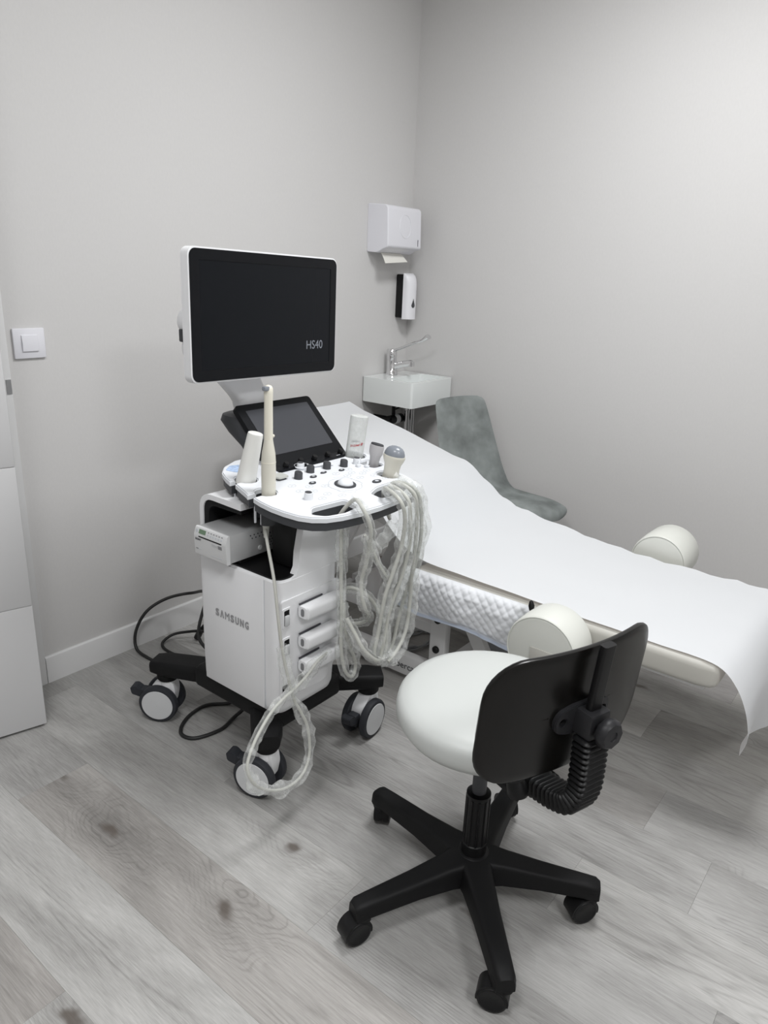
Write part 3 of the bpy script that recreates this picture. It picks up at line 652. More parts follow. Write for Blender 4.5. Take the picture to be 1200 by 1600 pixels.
# ---- console: tilted plate with cut-outs
def pz(y): return 0.845 + 0.09 * (y + 1.0)
def onp(a, b, h): return (a, b, pz(b) + h)
def notch(cx, cy, r, ox, half, n=12):
    """keyhole bay open toward -x: from the opening's far lip round the hole to the near lip"""
    a0 = math.asin(half / r); pts = [(ox, cy + half)]
    for i in range(n + 1):
        a = PI - a0 - (2 * PI - 2 * a0) * i / n; pts.append((cx + r * math.cos(a), cy + r * math.sin(a)))
    return pts + [(ox, cy - half)]
outline = [(-1.46, -0.700), (-1.66, -0.682), (-1.725, -0.684), (-1.782, -0.708), (-1.818, -0.742), (-1.836, -0.778)] + notch(-1.800, -0.818, 0.031, -1.846, 0.011) + [(-1.868, -0.895)] + notch(-1.822, -0.918, 0.029, -1.874, 0.011) + \
    [(-1.880, -0.960), (-1.882, -1.0), (-1.878, -1.04), (-1.868, -1.08), (-1.850, -1.108), (-1.822, -1.129), (-1.78, -1.143), (-1.72, -1.153), (-1.65, -1.158), (-1.58, -1.156), (-1.52, -1.150), (-1.47, -1.139), (-1.43, -1.117), (-1.406, -1.085), (-1.394, -1.05), (-1.384, -1.0), (-1.362, -0.95), (-1.342, -0.90), (-1.328, -0.84), (-1.338, -0.79), (-1.38, -0.745)]
slotL = rpoly([(-1.836, -1.092), (-1.802, -1.062), (-1.692, -1.072), (-1.698, -1.124), (-1.76, -1.133), (-1.814, -1.120)], 0.012, 4)
slotR = rpoly([(-1.602, -1.124), (-1.598, -1.082), (-1.545, -1.062), (-1.450, -1.060), (-1.450, -1.106), (-1.52, -1.128)], 0.012, 4)
hl = [rrect(0.068, 0.068, 0.033, 6, -1.379, -0.838), rrect(0.052, 0.060, 0.012, 4, -1.400, -0.922), rrect(0.056, 0.064, 0.026, 6, -1.434, -1.014)]
con = finish('console', plate(NB(), outline, [slotL, slotR] + hl, -0.014, 0.0, onp, 0.003), 'panel_white', t, 35)
def inset(o_, d):
    c = Vector((-1.63, -0.93)); return [tuple(Vector(p) - (Vector(p) - c).normalized() * d) for p in o_]
sl = [inset(slotL, 0), inset(slotR, 0)]
finish('console_underside', plate(NB(), inset(outline, 0.004), [slotL, slotR] + hl, -0.036, -0.014, onp), 'dark_grey', t, 35)
for nm, cx, cy, r, dep in (('probe_cup', -1.800, -0.818, 0.0305, 0.075), ('probe_cup', -1.822, -0.918, 0.0285, 0.080)):
    bm = NB(); a0 = 0.42; prof = []
    for i in range(21):
        a = PI - a0 - (2 * PI - 2 * a0) * i / 20; prof.append((cx + r * math.cos(a), cy + r * math.sin(a)))
    prof2 = [(cx + (x - cx) * 1.14, cy + (y - cy) * 1.14) for x, y in prof][::-1]
    plate(bm, prof + prof2, [], -dep, -0.0365, onp)
    cu = finish(nm, bm, 'dark_grey', t)
    for s in (1, -1):
        x_, y_ = prof[0] if s > 0 else prof[-1]
        b2 = NB(); box(b2, x_ - 0.003, x_ + 0.002, y_ - 0.0015, y_ + 0.0015, pz(cy) - dep, pz(cy) - 0.004); finish('cup_lip', b2, 'panel_white', cu)
for cx, cy, r in ((-1.379, -0.838, 0.034), (-1.400, -0.922, 0.028), (-1.434, -1.014, 0.030)):
    bm = NB(); ring = circ(r, 24)
    plate(bm, [(cx + a, cy + b) for a, b in circ(r + 0.003, 24)], [[(cx + a, cy + b) for a, b in ring]], -0.070, -0.0365, onp)
    finish('probe_cup', bm, 'dark_grey', t)
finish('sticker', plate(NB(), rpoly([(-1.80, -0.735), (-1.765, -0.712), (-1.735, -0.722), (-1.745, -0.752), (-1.785, -0.768)], 0.008, 3), [], 0.0002, 0.0007, onp), 'blue_print', con)
def knob(x, y, r, h, m, top=None, nm='knob'):
    bm = NB(); lathe(bm, [(r * 1.06, 0.0), (r, h * 0.15), (r * 0.97, h * 0.88), (r * 0.86, h)], onp(x, y, 0.0), (0, -0.09, 1), 24)
    k = finish(nm, bm, m, con)
    if top:
        bm = NB(); lathe(bm, [(r * 0.80, 0.0), (r * 0.78, 0.0008), (r * 0.45, 0.001)], Vector(onp(x, y, h + 0.0002)), (0, -0.09, 1), 20); finish('knob_top', bm, top, k)
for x, y in ((-1.679, -0.893), (-1.612, -0.874), (-1.548, -0.878), (-1.490, -0.892)): knob(x, y, 0.0115, 0.019, 'knob_grey', 'dark_grey')
for x, y in ((-1.438, -0.898), (-1.768, -1.017)): knob(x, y, 0.0115, 0.018, 'panel_white', 'knob_grey')
knob(-1.615, -0.838, 0.011, 0.018, 'panel_white', 'knob_grey')
rg = [onp(-1.606 + 0.024 * math.cos(a), -0.836 + 0.020 * math.sin(a), 0.006) for a in [2 * PI * i / 32 for i in range(33)]]
finish('knob_ring', tube(NB(), rg, 0.0022, 8, 0), 'panel_white', con)
bm = NB(); tube(bm, [onp(-1.588, -0.850, 0.004), onp(-1.55, -0.858, 0.004), onp(-1.515, -0.872, 0.004)], 0.003, 8); finish('rail', bm, 'panel_white', con)
for x, y, a, b in ((-1.635, -0.908, .012, .007), (-1.674, -0.942, .012, .007), (-1.585, -0.900, .012, .005), (-1.524, -0.914, .011, .006), (-1.512, -1.035, .017, .010)):
    bm = NB(); plate(bm, [(x + p * a, y + q * b) for p, q in circ(1, 20)], [], 0.0, 0.003, onp, 0.001); k = finish('button', bm, 'knob_grey', con)
    bm = NB(); plate(bm, [(x + p * a * .4, y + q * b * .5) for p, q in circ(1, 14)], [], 0.003, 0.0034, onp); finish('button_mark', bm, 'outline_grey', k)
finish('pad_base', plate(NB(), rrect(0.030, 0.026, 0.006, 3, -1.722, -0.866), [], 0.0, 0.006, onp), 'knob_grey', con)
finish('square_button', plate(NB(), rrect(0.040, 0.034, 0.007, 3, -1.722, -0.866), [], 0.006, 0.010, onp, 0.001), 'sage_pad', con)
bx, by = -1.606, -1.000
finish('trackball_ring', plate(NB(), [(bx + a, by + b) for a, b in circ(0.0300, 36)], [[(bx + a, by + b) for a, b in circ(0.0222, 36)]], 0.0, 0.004, onp, 0.001), 'knob_grey', con)
finish('trackball', lathe(NB(), [(0.0225 * math.cos(a), 0.019 * math.sin(a)) for a in [i * PI / 2 / 8 for i in range(9)]], onp(bx, by, 0.0), (0, -0.09, 1), 28), 'panel_white', con)
# key arcs round the ball and two rows of round outlined keys
for r, a0, a1 in ((0.046, -150, -30), (0.046, 30, 150), (0.058, 20, 75), (0.058, 200, 250), (0.052, 155, 205), (0.052, -25, 25)):
    A = [math.radians(a0 + (a1 - a0) * i / 16) for i in range(17)]
    finish('key_arc', tube(NB(), [onp(bx + r * math.cos(a), by + r * math.sin(a), 0.0003) for a in A], 0.0007, 5, 0), 'outline_grey', con)
keys = [(-1.735, -0.925), (-1.745, -0.965), (-1.715, -0.985), (-1.70, -1.02), (-1.735, -1.035), (-1.675, -1.05), (-1.70, -0.955), (-1.66, -0.975), (-1.56, -0.925), (-1.515, -0.945), (-1.545, -0.955), (-1.49, -0.965), (-1.475, -0.995), (-1.50, -0.92), (-1.46, -0.955), (-1.525, -0.985), (-1.465, -1.03)]
for i, (x, y) in enumerate(keys):
    bm = NB(); plate(bm, [(x + a * 1.2, y + b * 0.9) for a, b in circ(0.0105, 20)], [[(x + a * 1.2, y + b * 0.9) for a, b in circ(0.0097, 20)]], 0.0, 0.0006, onp); k = finish('key', bm, 'outline_grey', con)
    bm = NB(); plate(bm, [(x + a, y + b) for a, b in rrect(0.007, 0.003, 0.001, 2)], [], 0.0, 0.0006, onp); finish('key_mark', bm, 'outline_grey', k)
for x, y in ((-1.455, -0.918), (-1.437, -0.936)):
    bm = NB(); lathe(bm, [(0.008, 0), (0.008, 0.006), (0.0035, 0.007), (0.0035, 0.016), (0.002, 0.018)], onp(x, y, 0), (0.2, -0.09, 1), 14); finish('toggle', bm, 'panel_white', con)
# touch screen
e1 = Vector((1, -0.01, 0)).normalized(); p0 = Vector((-1.683, -0.798, 0.862)); p1 = Vector((-1.683, -0.640, 1.018)); e2 = (p1 - p0); TH = e2.length; e2.normalize(); e3 = e1.cross(e2)
Wt = 0.306
def scr(a, b, h): return p0 + e1 * a + e2 * b + e3 * h
finish('touch_screen', plate(NB(), rpoly([(0, -0.01), (Wt, -0.01), (Wt - .004, TH), (0.000, TH)], [0.004, 0.004, 0.012, 0.012], 4), [], -0.016, 0.0, scr, 0.002), 'bezel', t)
ts = t.children[-1]
finish('display', plate(NB(), rrect(0.250, 0.158, 0.003, 2, Wt / 2, 0.121), [], 0.0, 0.0008, scr), 'touch_glass', ts)
lip = rpoly([(-0.006, 0.0), (Wt - 0.038, 0.0), (Wt - 0.010, 0.030), (0.0, 0.030)], [0.006, 0.012, 0.006, 0.006], 4)
finish('screen_lip', plate(NB(), [(p0.x + a, -0.834 + b) for a, b in lip], [], 0.0, 0.008, onp, 0.002), 'bezel', ts)
finish('mark', plate(NB(), [(-1.450, -0.829), (-1.434, -0.829), (-1.434, -0.827), (-1.450, -0.827)], [], 0.008, 0.0084, onp), 'outline_grey', ts)
for i in range(5):
    x = p0.x + 0.030 + 0.0575 * i
    bm = NB(); lathe(bm, [(0.0085, 0), (0.0082, 0.012), (0.0072, 0.014)], onp(x, -0.817, 0.008), (0, -0.5, 1), 18); finish('soft_knob', bm, 'black_plastic', ts)
bm = NB(); loft(bm, [[(x, y, z) for x, y in rrect(wd, dp_, min(wd, dp_) * .4, 5, cx, cy)] for z, wd, dp_, cx, cy in ((0.845, 0.22, 0.09, -1.555, -0.72), (0.90, 0.22, 0.10, -1.562, -0.680), (0.935, 0.225, 0.12, -1.568, -0.640), (0.968, 0.232, 0.125, -1.572, -0.615), (0.985, 0.225, 0.115, -1.570, -0.615), (0.990, 0.20, 0.09, -1.570, -0.615))])
finish('screen_housing', bm, 'dark_grey', t, 50)
# arm
def arm(pts, secs, m, nm, ref=(0, -1, 0)):
    P = smooth_path(pts, 5); n_ = len(P); S = []
    for i in range(n_):
        q = i / (n_ - 1) * (len(secs) - 1); k = min(int(q), len(secs) - 2); f = q - k
        S.append((secs[k][0] * (1 - f) + secs[k + 1][0] * f, secs[k][1] * (1 - f) + secs[k + 1][1] * f))
    return finish(nm, sweep(NB(), P, rrect(1, 1, 0.3, 4), S, ref), m, t, 50)
arm([(-1.585, -0.60, 0.97), (-1.585, -0.595, 1.01), (-1.592, -0.59, 1.05), (-1.640, -0.585, 1.098), (-1.715, -0.60, 1.15), (-1.77, -0.605, 1.20)], [(0.065, 0.080), (0.060, 0.100), (0.060, 0.110), (0.055, 0.095), (0.05, 0.08), (0.04, 0.07)], 'white_plastic', 'monitor_arm')
finish('arm_bolt', cyl(NB(), (-1.528, -0.60, 1.035), 0.010, 0.012, (1, 0, 0), 16), 'black_plastic', t)
bm = NB(); cyl(bm, (-1.806, -0.600, 1.255), 0.035, 0.048, (0.1, -1, 0), 24, 0.006); cyl(bm, (-1.796, -0.602, 1.185), 0.035, 0.05, (0.1, -1, 0), 24, 0.006); box(bm, -1.81, -1.58, -0.690, -0.64, 1.17, 1.36, 0.01); finish('monitor_mount', bm, 'white_plastic', t)
finish('mount_hinge', box(NB(), -1.836, -1.795, -0.642, -0.605, 1.202, 1.236, 0.004), 'dark_grey', t)
# monitor
m0 = Vector((-1.889, -0.722, 1.1085)); f1 = Vector((0.555, 0.012, -0.0105)); MW = f1.length; f1.normalize(); f2 = Vector((0, 0.01, 1)); f2 = (f2 - f1 * f2.dot(f1)).normalized(); f3 = f1.cross(f2); MH = 0.333
def mon(a, b, h): return m0 + f1 * a + f2 * b + f3 * h
mo = finish('monitor', plate(NB(), rrect(MW, MH, 0.022, 7, MW / 2, MH / 2), [], -0.028, 0.0, mon, 0.003), 'white_plastic', t, 40)
finish('bezel', plate(NB(), rrect(MW - 0.008, MH - 0.008, 0.019, 7, MW / 2, MH / 2), [rrect(MW - 0.062, MH - 0.062, 0.002, 2, MW / 2 + 0.001, MH / 2 + 0.001)], 0.0002, 0.0022, mon), 'bezel', mo)
finish('screen', plate(NB(), rrect(MW - 0.060, MH - 0.060, 0.002, 2, MW / 2, MH / 2), [], 0.0002, 0.0010, mon), 'screen', mo)
text('lettering', 'HS40', mo, 'text_light', mon(0.424, 0.073, 0.0012), f1, f2, 0.070, 0.0245, depth=0.0002)

# ---------------------------------------------------------------- printer in the bay
t = thing('thermal_printer', 'small grey and white box printer sitting in the bay of the ultrasound machine', 'printer', (-1.80, -0.80, 0.6435))
px0, px1, py0, py1, pz0, pz1 = -1.909, -1.705, -0.861, -0.732, 0.6570, 0.7345
finish('casing', box(NB(), px0 + 0.012, px1, py0 + 0.001, py1 - 0.001, pz0, pz1, 0.0025), 'printer_metal', t)
prof = rpoly([(px0 + 0.013, pz0 - 0.001), (px0 + 0.013, pz1 + 0.001), (px0 + 0.006, pz1 + 0.001), (px0 - 0.002, pz1 - 0.022), (px0 + 0.001, pz0 - 0.001)], [0, 0, 0.006, 0.004, 0.004], 3)
bm = NB(); plate(bm, prof, [], 0, 1, lambda a, b, h: (a, py0 + h * (py1 - py0), b)); fc = finish('front', bm, 'printer_white', t)
def pf(a, b, h):
    """a = metres from the far end of the face, b = metres down from the top"""
    x = px0 + 0.0058 - 0.0078 * min(1, b / 0.022) if b < 0.022 else px0 - 0.002 + 0.003 * (b - 0.022) / 0.055
    return Vector((x - h, py1 - a, pz1 - b))
def pbox(nm, a0, a1, b0, b1, m):
    bm = NB(); loft(bm, [[pf(a0, b0, h), pf(a1, b0, h), pf(a1, b1, h), pf(a0, b1, h)] for h in (-0.0005, 0.0008)]); return finish(nm, bm, m, fc)
pbox('lcd', 0.018, 0.045, 0.004, 0.015, 'lcd_green'); pbox('paper_slot', 0.020, 0.112, 0.0215, 0.0245, 'black_matte'); pbox('label_strip', 0.073, 0.098, 0.030, 0.037, 'grey_plastic'); pbox('label_patch', 0.099, 0.113, 0.030, 0.039, 'text_grey')
for i in range(6): pbox('button', 0.052 + 0.0108 * i, 0.059 + 0.0108 * i, 0.011, 0.0155, 'outline_grey'); pbox('button_label', 0.053 + 0.0108 * i, 0.058 + 0.0108 * i, 0.005, 0.007, 'text_grey')
cy_ = NB(); lathe(cy_, [(0.005, 0), (0.005, 0.001)], pf(0.009, 0.010, 0), (-1, 0, 0.3), 16); finish('power_button', cy_, 'outline_grey', fc)
text('lettering', 'SONY', fc, 'text_dark', pf(0.006, 0.0345, 0.0006), (0, -1, 0), (0, 0, 1), 0.024, 0.006, bold=0.02, depth=0.0004)
pbox('mark', 0.006, 0.015, 0.058, 0.0605, 'text_grey'); pbox('mark', 0.016, 0.028, 0.0585, 0.0600, 'outline_grey'); pbox('mark', 0.068, 0.112, 0.0655, 0.0665, 'outline_grey')
for r_, c_, x_, z_, nn in ((2, 6, -1.825, 0.718, 0), (4, 4, -1.766, 0.674, 0)):
    for i in range(r_):
        for k in range(c_):
            bm = NB(); cyl(bm, (x_ + k * 0.013 + (i % 2) * 0.006 if c_ == 6 else x_ + k * 0.010 + (i % 2) * .005, py0 + 0.0012, z_ - i * 0.009 if c_ == 6 else z_ + i * 0.008), 0.0022, 0.0007, (0, -1, 0), 8); finish('vent_hole', bm, 'text_dark', t)
bm = NB(); lathe(bm, [(0.007, 0), (0.0065, 0.002), (0.003, 0.0022)], (-1.792, py0 + 0.001, 0.676), (0, -1, 0), 18); finish('side_screw', bm, 'pale_grey', t)
bm = NB(); box(bm, px0 + 0.055, px1 - 0.03, py0 + 0.01, py0 + 0.025, 0.6430, 0.658); box(bm, px0 + 0.055, px1 - 0.03, py1 - 0.03, py1 - 0.015, 0.6430, 0.658); finish('foot_strip', bm, 'black_matte', t)

# ================================================================ THINGS IN THE CONSOLE HOLDERS
o = finish('tapered_cup', lathe(NB(), [(0.0262, 0.0), (0.0264, 0.006), (0.0205, 0.137), (0.0195, 0.141), (0.0170, 0.1425), (0.0005, 0.1425)], (-1.8010, -0.8165, 0.8485), (0.135, -0.165, 1), 36), 'cup_white', None)
tag(o, 'tall white tapered cup standing upside down in the left console holder', 'cup')
t = thing('gel_bottle', 'clear plastic gel bottle standing upside down in the rear console holder', 'bottle', (-1.379, -0.838, 0.80))
ax = (0.075, -0.075, 1)
finish('bottle_body', lathe(NB(), [(0.014, 0.0), (0.018, 0.012), (0.0265, 0.035), (0.0275, 0.05), (0.0275, 0.170), (0.0265, 0.177), (0.022, 0.179), (0.0005, 0.177)], (-1.383, -0.834, 0.806), ax, 36, False), 'clear_bottle', t)
finish('cap', lathe(NB(), [(0.010, 0.0), (0.015, 0.002), (0.015, 0.022)], (-1.3845, -0.8325, 0.788), ax, 24), 'cup_white', t)
bc = Vector((-1.3765, -0.8405, 0.893)); vd = Vector((-0.77, -0.64, 0)); rd = Vector((0.64, -0.77, 0)); bax = Vector(ax).normalized()
def on_bottle(o_):   # wrap flat lettering round the bottle
    for v in o_.data.vertices:
        q = v.co + Vector(t.location) - bc; a = q.dot(rd); h = q.dot(bax); e = q.dot(vd)
        th = a / 0.0280; v.co = bc + bax * h + rd * (0.0280 + e) * math.sin(th) + vd * (0.0280 + e) * math.cos(th) - Vector(t.location)
    return o_
on_bottle(text('lettering', 'JMEDIS', t, 'red_print', bc + rd * 0.0125 + bax * 0.0085, -rd, -bax, 0.030, 0.0085, bold=0.015, depth=0.0003))
bm = NB()
for k in range(6):
    a = k * PI / 3; c = bc + rd * 0.0185 + bax * 0.0045; d1 = rd * math.cos(a) + bax * math.sin(a); tube(bm, [c + d1 * 0.001, c + d1 * 0.0055], 0.0008, 5, 0)
on_bottle(finish('emblem', bm, 'red_print', t))
for k, (h, w0, w1) in enumerate(((0.0145, -0.018, 0.012), (0.0170, -0.014, 0.010), (0.0195, -0.018, 0.002))):
    bm = NB(); tube(bm, [bc + rd * (w0 + (w1 - w0) * i / 12) + bax * h for i in range(13)], 0.0004, 4, 0); on_bottle(finish('text_line', bm, 'text_grey', t))
def ellipses(bm, secs, c, L, n=28, lean=0.15):
    L = Vector(L).normalized(); S = Vector((-L.y, L.x, 0)); A = (L * lean + Vector((0, 0, 1))).normalized(); L2 = (L - A * L.dot(A)).normalized(); o_ = Vector((c[0], c[1], 0.79))
    loft(bm, [[o_ + L2 * a * math.cos(2 * PI * i / n) + S * b * math.sin(2 * PI * i / n) + A * (z - 0.79) for i in range(n)] for z, a, b in secs]); return bm
Lp = (0.30, -0.95, 0)
def cable_part(p, pts, r, m='cable_cream'): return finish('cable', tube(NB(), pts, r, 8, 5), m, p, 60)
def sleeve_part(p, pts, r, seed, amp=0.38): return finish('plastic_sleeve', sleeve(NB(), pts, r, seed, amp), 'clear_sleeve', p, 35)
def connector(p, z, x1):
    bm = NB(); secs = [(-1.806, 0.016, 0.015), (-1.802, 0.0185, 0.018), (-1.72, 0.0195, 0.020), (x1 - 0.02, 0.0195, 0.021), (x1, 0.012, 0.017)]
    loft(bm, [[(x, -1.019 - 0.0015 - dp_ + b * 1.0, z + a) for a, b in rrect(hh * 2, dp_ * 2, min(hh, dp_) * .55, 4)] for x, hh, dp_ in secs])
    k = finish('connector', bm, 'white_plastic', p, 35)
    bm = NB(); plate(bm, [(a, b) for a, b in rrect(0.011, 0.021, 0.005, 4)], [], 0, 1, lambda a, b, h: (-1.8062 - h * 0.0012, -1.036 + a, z + b)); finish('release_button', bm, 'steel_grey', k)
    finish('connector_gap', box(NB(), -1.803, x1 - 0.06, -1.0225, -1.0190, z + 0.0165, z + 0.0205), 'text_dark', k)

# slim wand probe, cable and sleeve looping down past the front caster
t = thing('wand_probe', 'long slim cream ultrasound probe standing in the left console holder, with hanging cable', 'ultrasound probe', (-1.822, -0.918, 0.77))
wc = Vector((-1.822, -0.918, 0))
finish('handle', lathe(NB(), [(0.012, 0.775), (0.0155, 0.79), (0.0180, 0.84), (0.0187, 0.90), (0.0184, 0.935), (0.0172, 0.955), (0.0135, 0.975), (0.0112, 0.990)], wc, (0.006, -0.006, 1), 28), 'probe_cream', t)
finish('handle_ring', lathe(NB(), [(0.0186, 0.930), (0.0189, 0.9315), (0.0186, 0.933)], wc, (0.006, -0.006, 1), 28), 'cream', t)
finish('shaft', lathe(NB(), [(0.0112, 0.985), (0.0110, 1.03), (0.0106, 1.085), (0.0114, 1.108), (0.0110, 1.118), (0.0075, 1.124), (0.002, 1.126)], wc, (0.006, -0.006, 1), 24), 'cream', t)
finish('lens', box(NB(), -1.835, -1.818, -0.934, -0.921, 1.1125, 1.1235, 0.003), 'lens_grey', t)
finish('clip', lathe(NB(), [(0.0045, 0), (0.004, 0.005), (0.001, 0.007)], (-1.807, -0.927, 0.998), (0.7, -0.7, 0), 12), 'cream', t)
Wp = [(-1.822, -0.918, 0.79), (-1.830, -0.925, 0.755), (-1.859, -0.962, 0.732), (-1.897, -1.025, 0.664), (-1.903, -1.045, 0.571), (-1.896, -1.050, 0.487), (-1.888, -1.060, 0.414), (-1.875, -1.070, 0.336), (-1.857, -1.080, 0.288), (-1.842, -1.090, 0.240), (-1.842, -1.100, 0.174), (-1.867, -1.110, 0.132), (-1.915, -1.120, 0.121), (-1.980, -1.130, 0.141), (-2.037, -1.130, 0.179), (-2.073, -1.130, 0.223), (-2.079, -1.120, 0.262), (-2.058, -1.110, 0.290), (-2.021, -1.100, 0.320), (-1.969, -1.090, 0.349), (-1.915, -1.080, 0.359), (-1.866, -1.070, 0.360), (-1.818, -1.066, 0.375), (-1.771, -1.060, 0.395), (-1.715, -1.050, 0.397), (-1.665, -1.038, 0.386)]
cable_part(t, Wp, 0.0042); sleeve_part(t, Wp[5:-1], 0.0170, 3, 0.55)
finish('strain_relief', lathe(NB(), [(0.0105, 0), (0.0095, 0.02), (0.006, 0.055)], (-1.822, -0.918, 0.785), (-0.13, -0.13, -1), 16), 'cable_cream', t)
connector(t, 0.383, -1.665)

# flat-headed probe, cable through the left handle slot
t = thing('linear_probe', 'small grey flat-headed ultrasound probe in the right console holder beside the gel bottle', 'ultrasound probe', (-1.400, -0.922, 0.79))
c = (-1.400, -0.922, 0)
finish('handle', ellipses(NB(), [(0.775, 0.008, 0.006), (0.80, 0.0150, 0.010), (0.862, 0.0150, 0.010), (0.876, 0.0165, 0.0105), (0.888, 0.0215, 0.011), (0.905, 0.0225, 0.011), (0.913, 0.0215, 0.010)], c, Lp), 'probe_lilac', t)
finish('lens', ellipses(NB(), [(0.9125, 0.0205, 0.009), (0.9165, 0.020, 0.0085), (0.918, 0.018, 0.006)], c, Lp), 'dark_grey', t)
L1 = [(-1.742, -1.100, 0.828), (-1.724, -1.132, 0.858), (-1.750, -1.186, 0.848), (-1.737, -1.198, 0.802), (-1.718, -1.182, 0.752), (-1.696, -1.155, 0.684), (-1.688, -1.135, 0.628), (-1.692, -1.142, 0.585), (-1.680, -1.145, 0.545), (-1.645, -1.130, 0.505), (-1.628, -1.090, 0.466), (-1.648, -1.045, 0.456)]
L2 = [(-1.688, -1.060, 0.760), (-1.701, -1.075, 0.626), (-1.712, -1.090, 0.521), (-1.714, -1.092, 0.427), (-1.700, -1.096, 0.349), (-1.672, -1.100, 0.320), (-1.657, -1.098, 0.356), (-1.690, -1.098, 0.430), (-1.708, -1.098, 0.490), (-1.710, -1.095, 0.528), (-1.706, -1.090, 0.555)]
L3 = [(-1.715, -1.110, 0.520), (-1.712, -1.140, 0.480), (-1.705, -1.165, 0.440), (-1.669, -1.180, 0.400), (-1.635, -1.180, 0.393)]
L4 = [(-1.655, -1.045, 0.745), (-1.662, -1.050, 0.68), (-1.668, -1.050, 0.62)]
D1 = [(-1.400, -0.922, 0.785), (-1.41, -0.94, 0.72), (-1.50, -1.02, 0.735), (-1.62, -1.06, 0.755), (-1.70, -1.082, 0.778), (-1.738, -1.094, 0.805)]
cable_part(t, D1 + L1[1:], 0.0055); sleeve_part(t, L1[1:], 0.0165, 11)
connector(t, 0.456, -1.660)

# curved abdominal probe, cable bundle through the right handle slot
t = thing('convex_probe', 'cream ultrasound probe with a round grey head in the right front console holder', 'ultrasound probe', (-1.434, -1.014, 0.79))
c = (-1.434, -1.014, 0)
finish('handle', ellipses(NB(), [(0.765, 0.010, 0.008), (0.79, 0.0240, 0.0180), (0.83, 0.0240, 0.0185), (0.862, 0.0232, 0.0185), (0.878, 0.0250, 0.0195), (0.888, 0.0300, 0.0225), (0.896, 0.0325, 0.0245), (0.901, 0.0330, 0.025), (0.905, 0.0320, 0.0240)], c, Lp), 'probe_cream', t)
finish('head', ellipses(NB(), [(0.903, 0.0312, 0.0235), (0.911, 0.0300, 0.0225), (0.920, 0.0265, 0.019), (0.926, 0.0210, 0.0145), (0.930, 0.0135, 0.009), (0.932, 0.004, 0.003)], c, Lp), 'lens_grey', t)
R1 = [(-1.544, -1.090, 0.815), (-1.548, -1.128, 0.866), (-1.527, -1.180, 0.852), (-1.503, -1.185, 0.785), (-1.491, -1.180, 0.699), (-1.498, -1.170, 0.621), (-1.522, -1.160, 0.538), (-1.550, -1.160, 0.468), (-1.569, -1.160, 0.405), (-1.602, -1.160, 0.372)]
R2 = [(-1.550, -1.094, 0.815), (-1.585, -1.140, 0.866), (-1.594, -1.200, 0.850), (-1.589, -1.210, 0.804), (-1.571, -1.200, 0.717), (-1.584, -1.190, 0.625), (-1.616, -1.180, 0.538), (-1.638, -1.180, 0.450), (-1.652, -1.180, 0.397)]
R3 = [(-1.533, -1.090, 0.815), (-1.561, -1.132, 0.870), (-1.552, -1.190, 0.852), (-1.537, -1.195, 0.787), (-1.529, -1.190, 0.693), (-1.524, -1.180, 0.594), (-1.526, -1.180, 0.516), (-1.538, -1.180, 0.440), (-1.573, -1.180, 0.394), (-1.616, -1.180, 0.373)]
R4 = [(-1.555, -1.094, 0.815), (-1.610, -1.140, 0.866), (-1.629, -1.205, 0.850), (-1.614, -1.212, 0.798), (-1.608, -1.200, 0.718), (-1.626, -1.190, 0.647), (-1.644, -1.180, 0.576), (-1.650, -1.170, 0.480), (-1.666, -1.170, 0.418), (-1.650, -1.170, 0.384)]
X1 = [(-1.698, -1.150, 0.762), (-1.671, -1.155, 0.713), (-1.649, -1.165, 0.664), (-1.620, -1.175, 0.621)]
D2 = [(-1.434, -1.014, 0.775), (-1.44, -1.03, 0.72), (-1.48, -1.06, 0.735), (-1.52, -1.08, 0.77), (-1.54, -1.098, 0.805)]
cable_part(t, L2, 0.0050); sleeve_part(t, L2, 0.0175, 12); cable_part(t, L3, 0.0055); sleeve_part(t, L3, 0.017, 13); sleeve_part(t, L4, 0.016, 14)
cable_part(t, D2 + R1, 0.0055); sleeve_part(t, R1[1:], 0.020, 21)
for i, P in enumerate((R2, R3, R4)): cable_part(t, P, 0.0055); sleeve_part(t, P[1:], (0.019, 0.022, 0.018)[i], 22 + i, 0.45)
cable_part(t, X1, 0.004); sleeve_part(t, X1, 0.013, 26)
sleeve_part(t, [(-1.565, -1.14, 0.770), (-1.60, -1.15, 0.740), (-1.635, -1.145, 0.715), (-1.655, -1.14, 0.695)], 0.024, 27, 0.6)
sleeve_part(t, [(-1.655, -1.165, 0.44), (-1.64, -1.17, 0.395), (-1.615, -1.17, 0.375), (-1.585, -1.165, 0.385)], 0.020, 28, 0.5)
C3 = [(-1.665, -1.040, 0.543), (-1.630, -1.045, 0.560), (-1.598, -1.09, 0.535), (-1.592, -1.15, 0.46), (-1.62, -1.17, 0.388)]
cable_part(t, C3, 0.0055); sleeve_part(t, C3, 0.015, 29); connector(t, 0.543, -1.655)

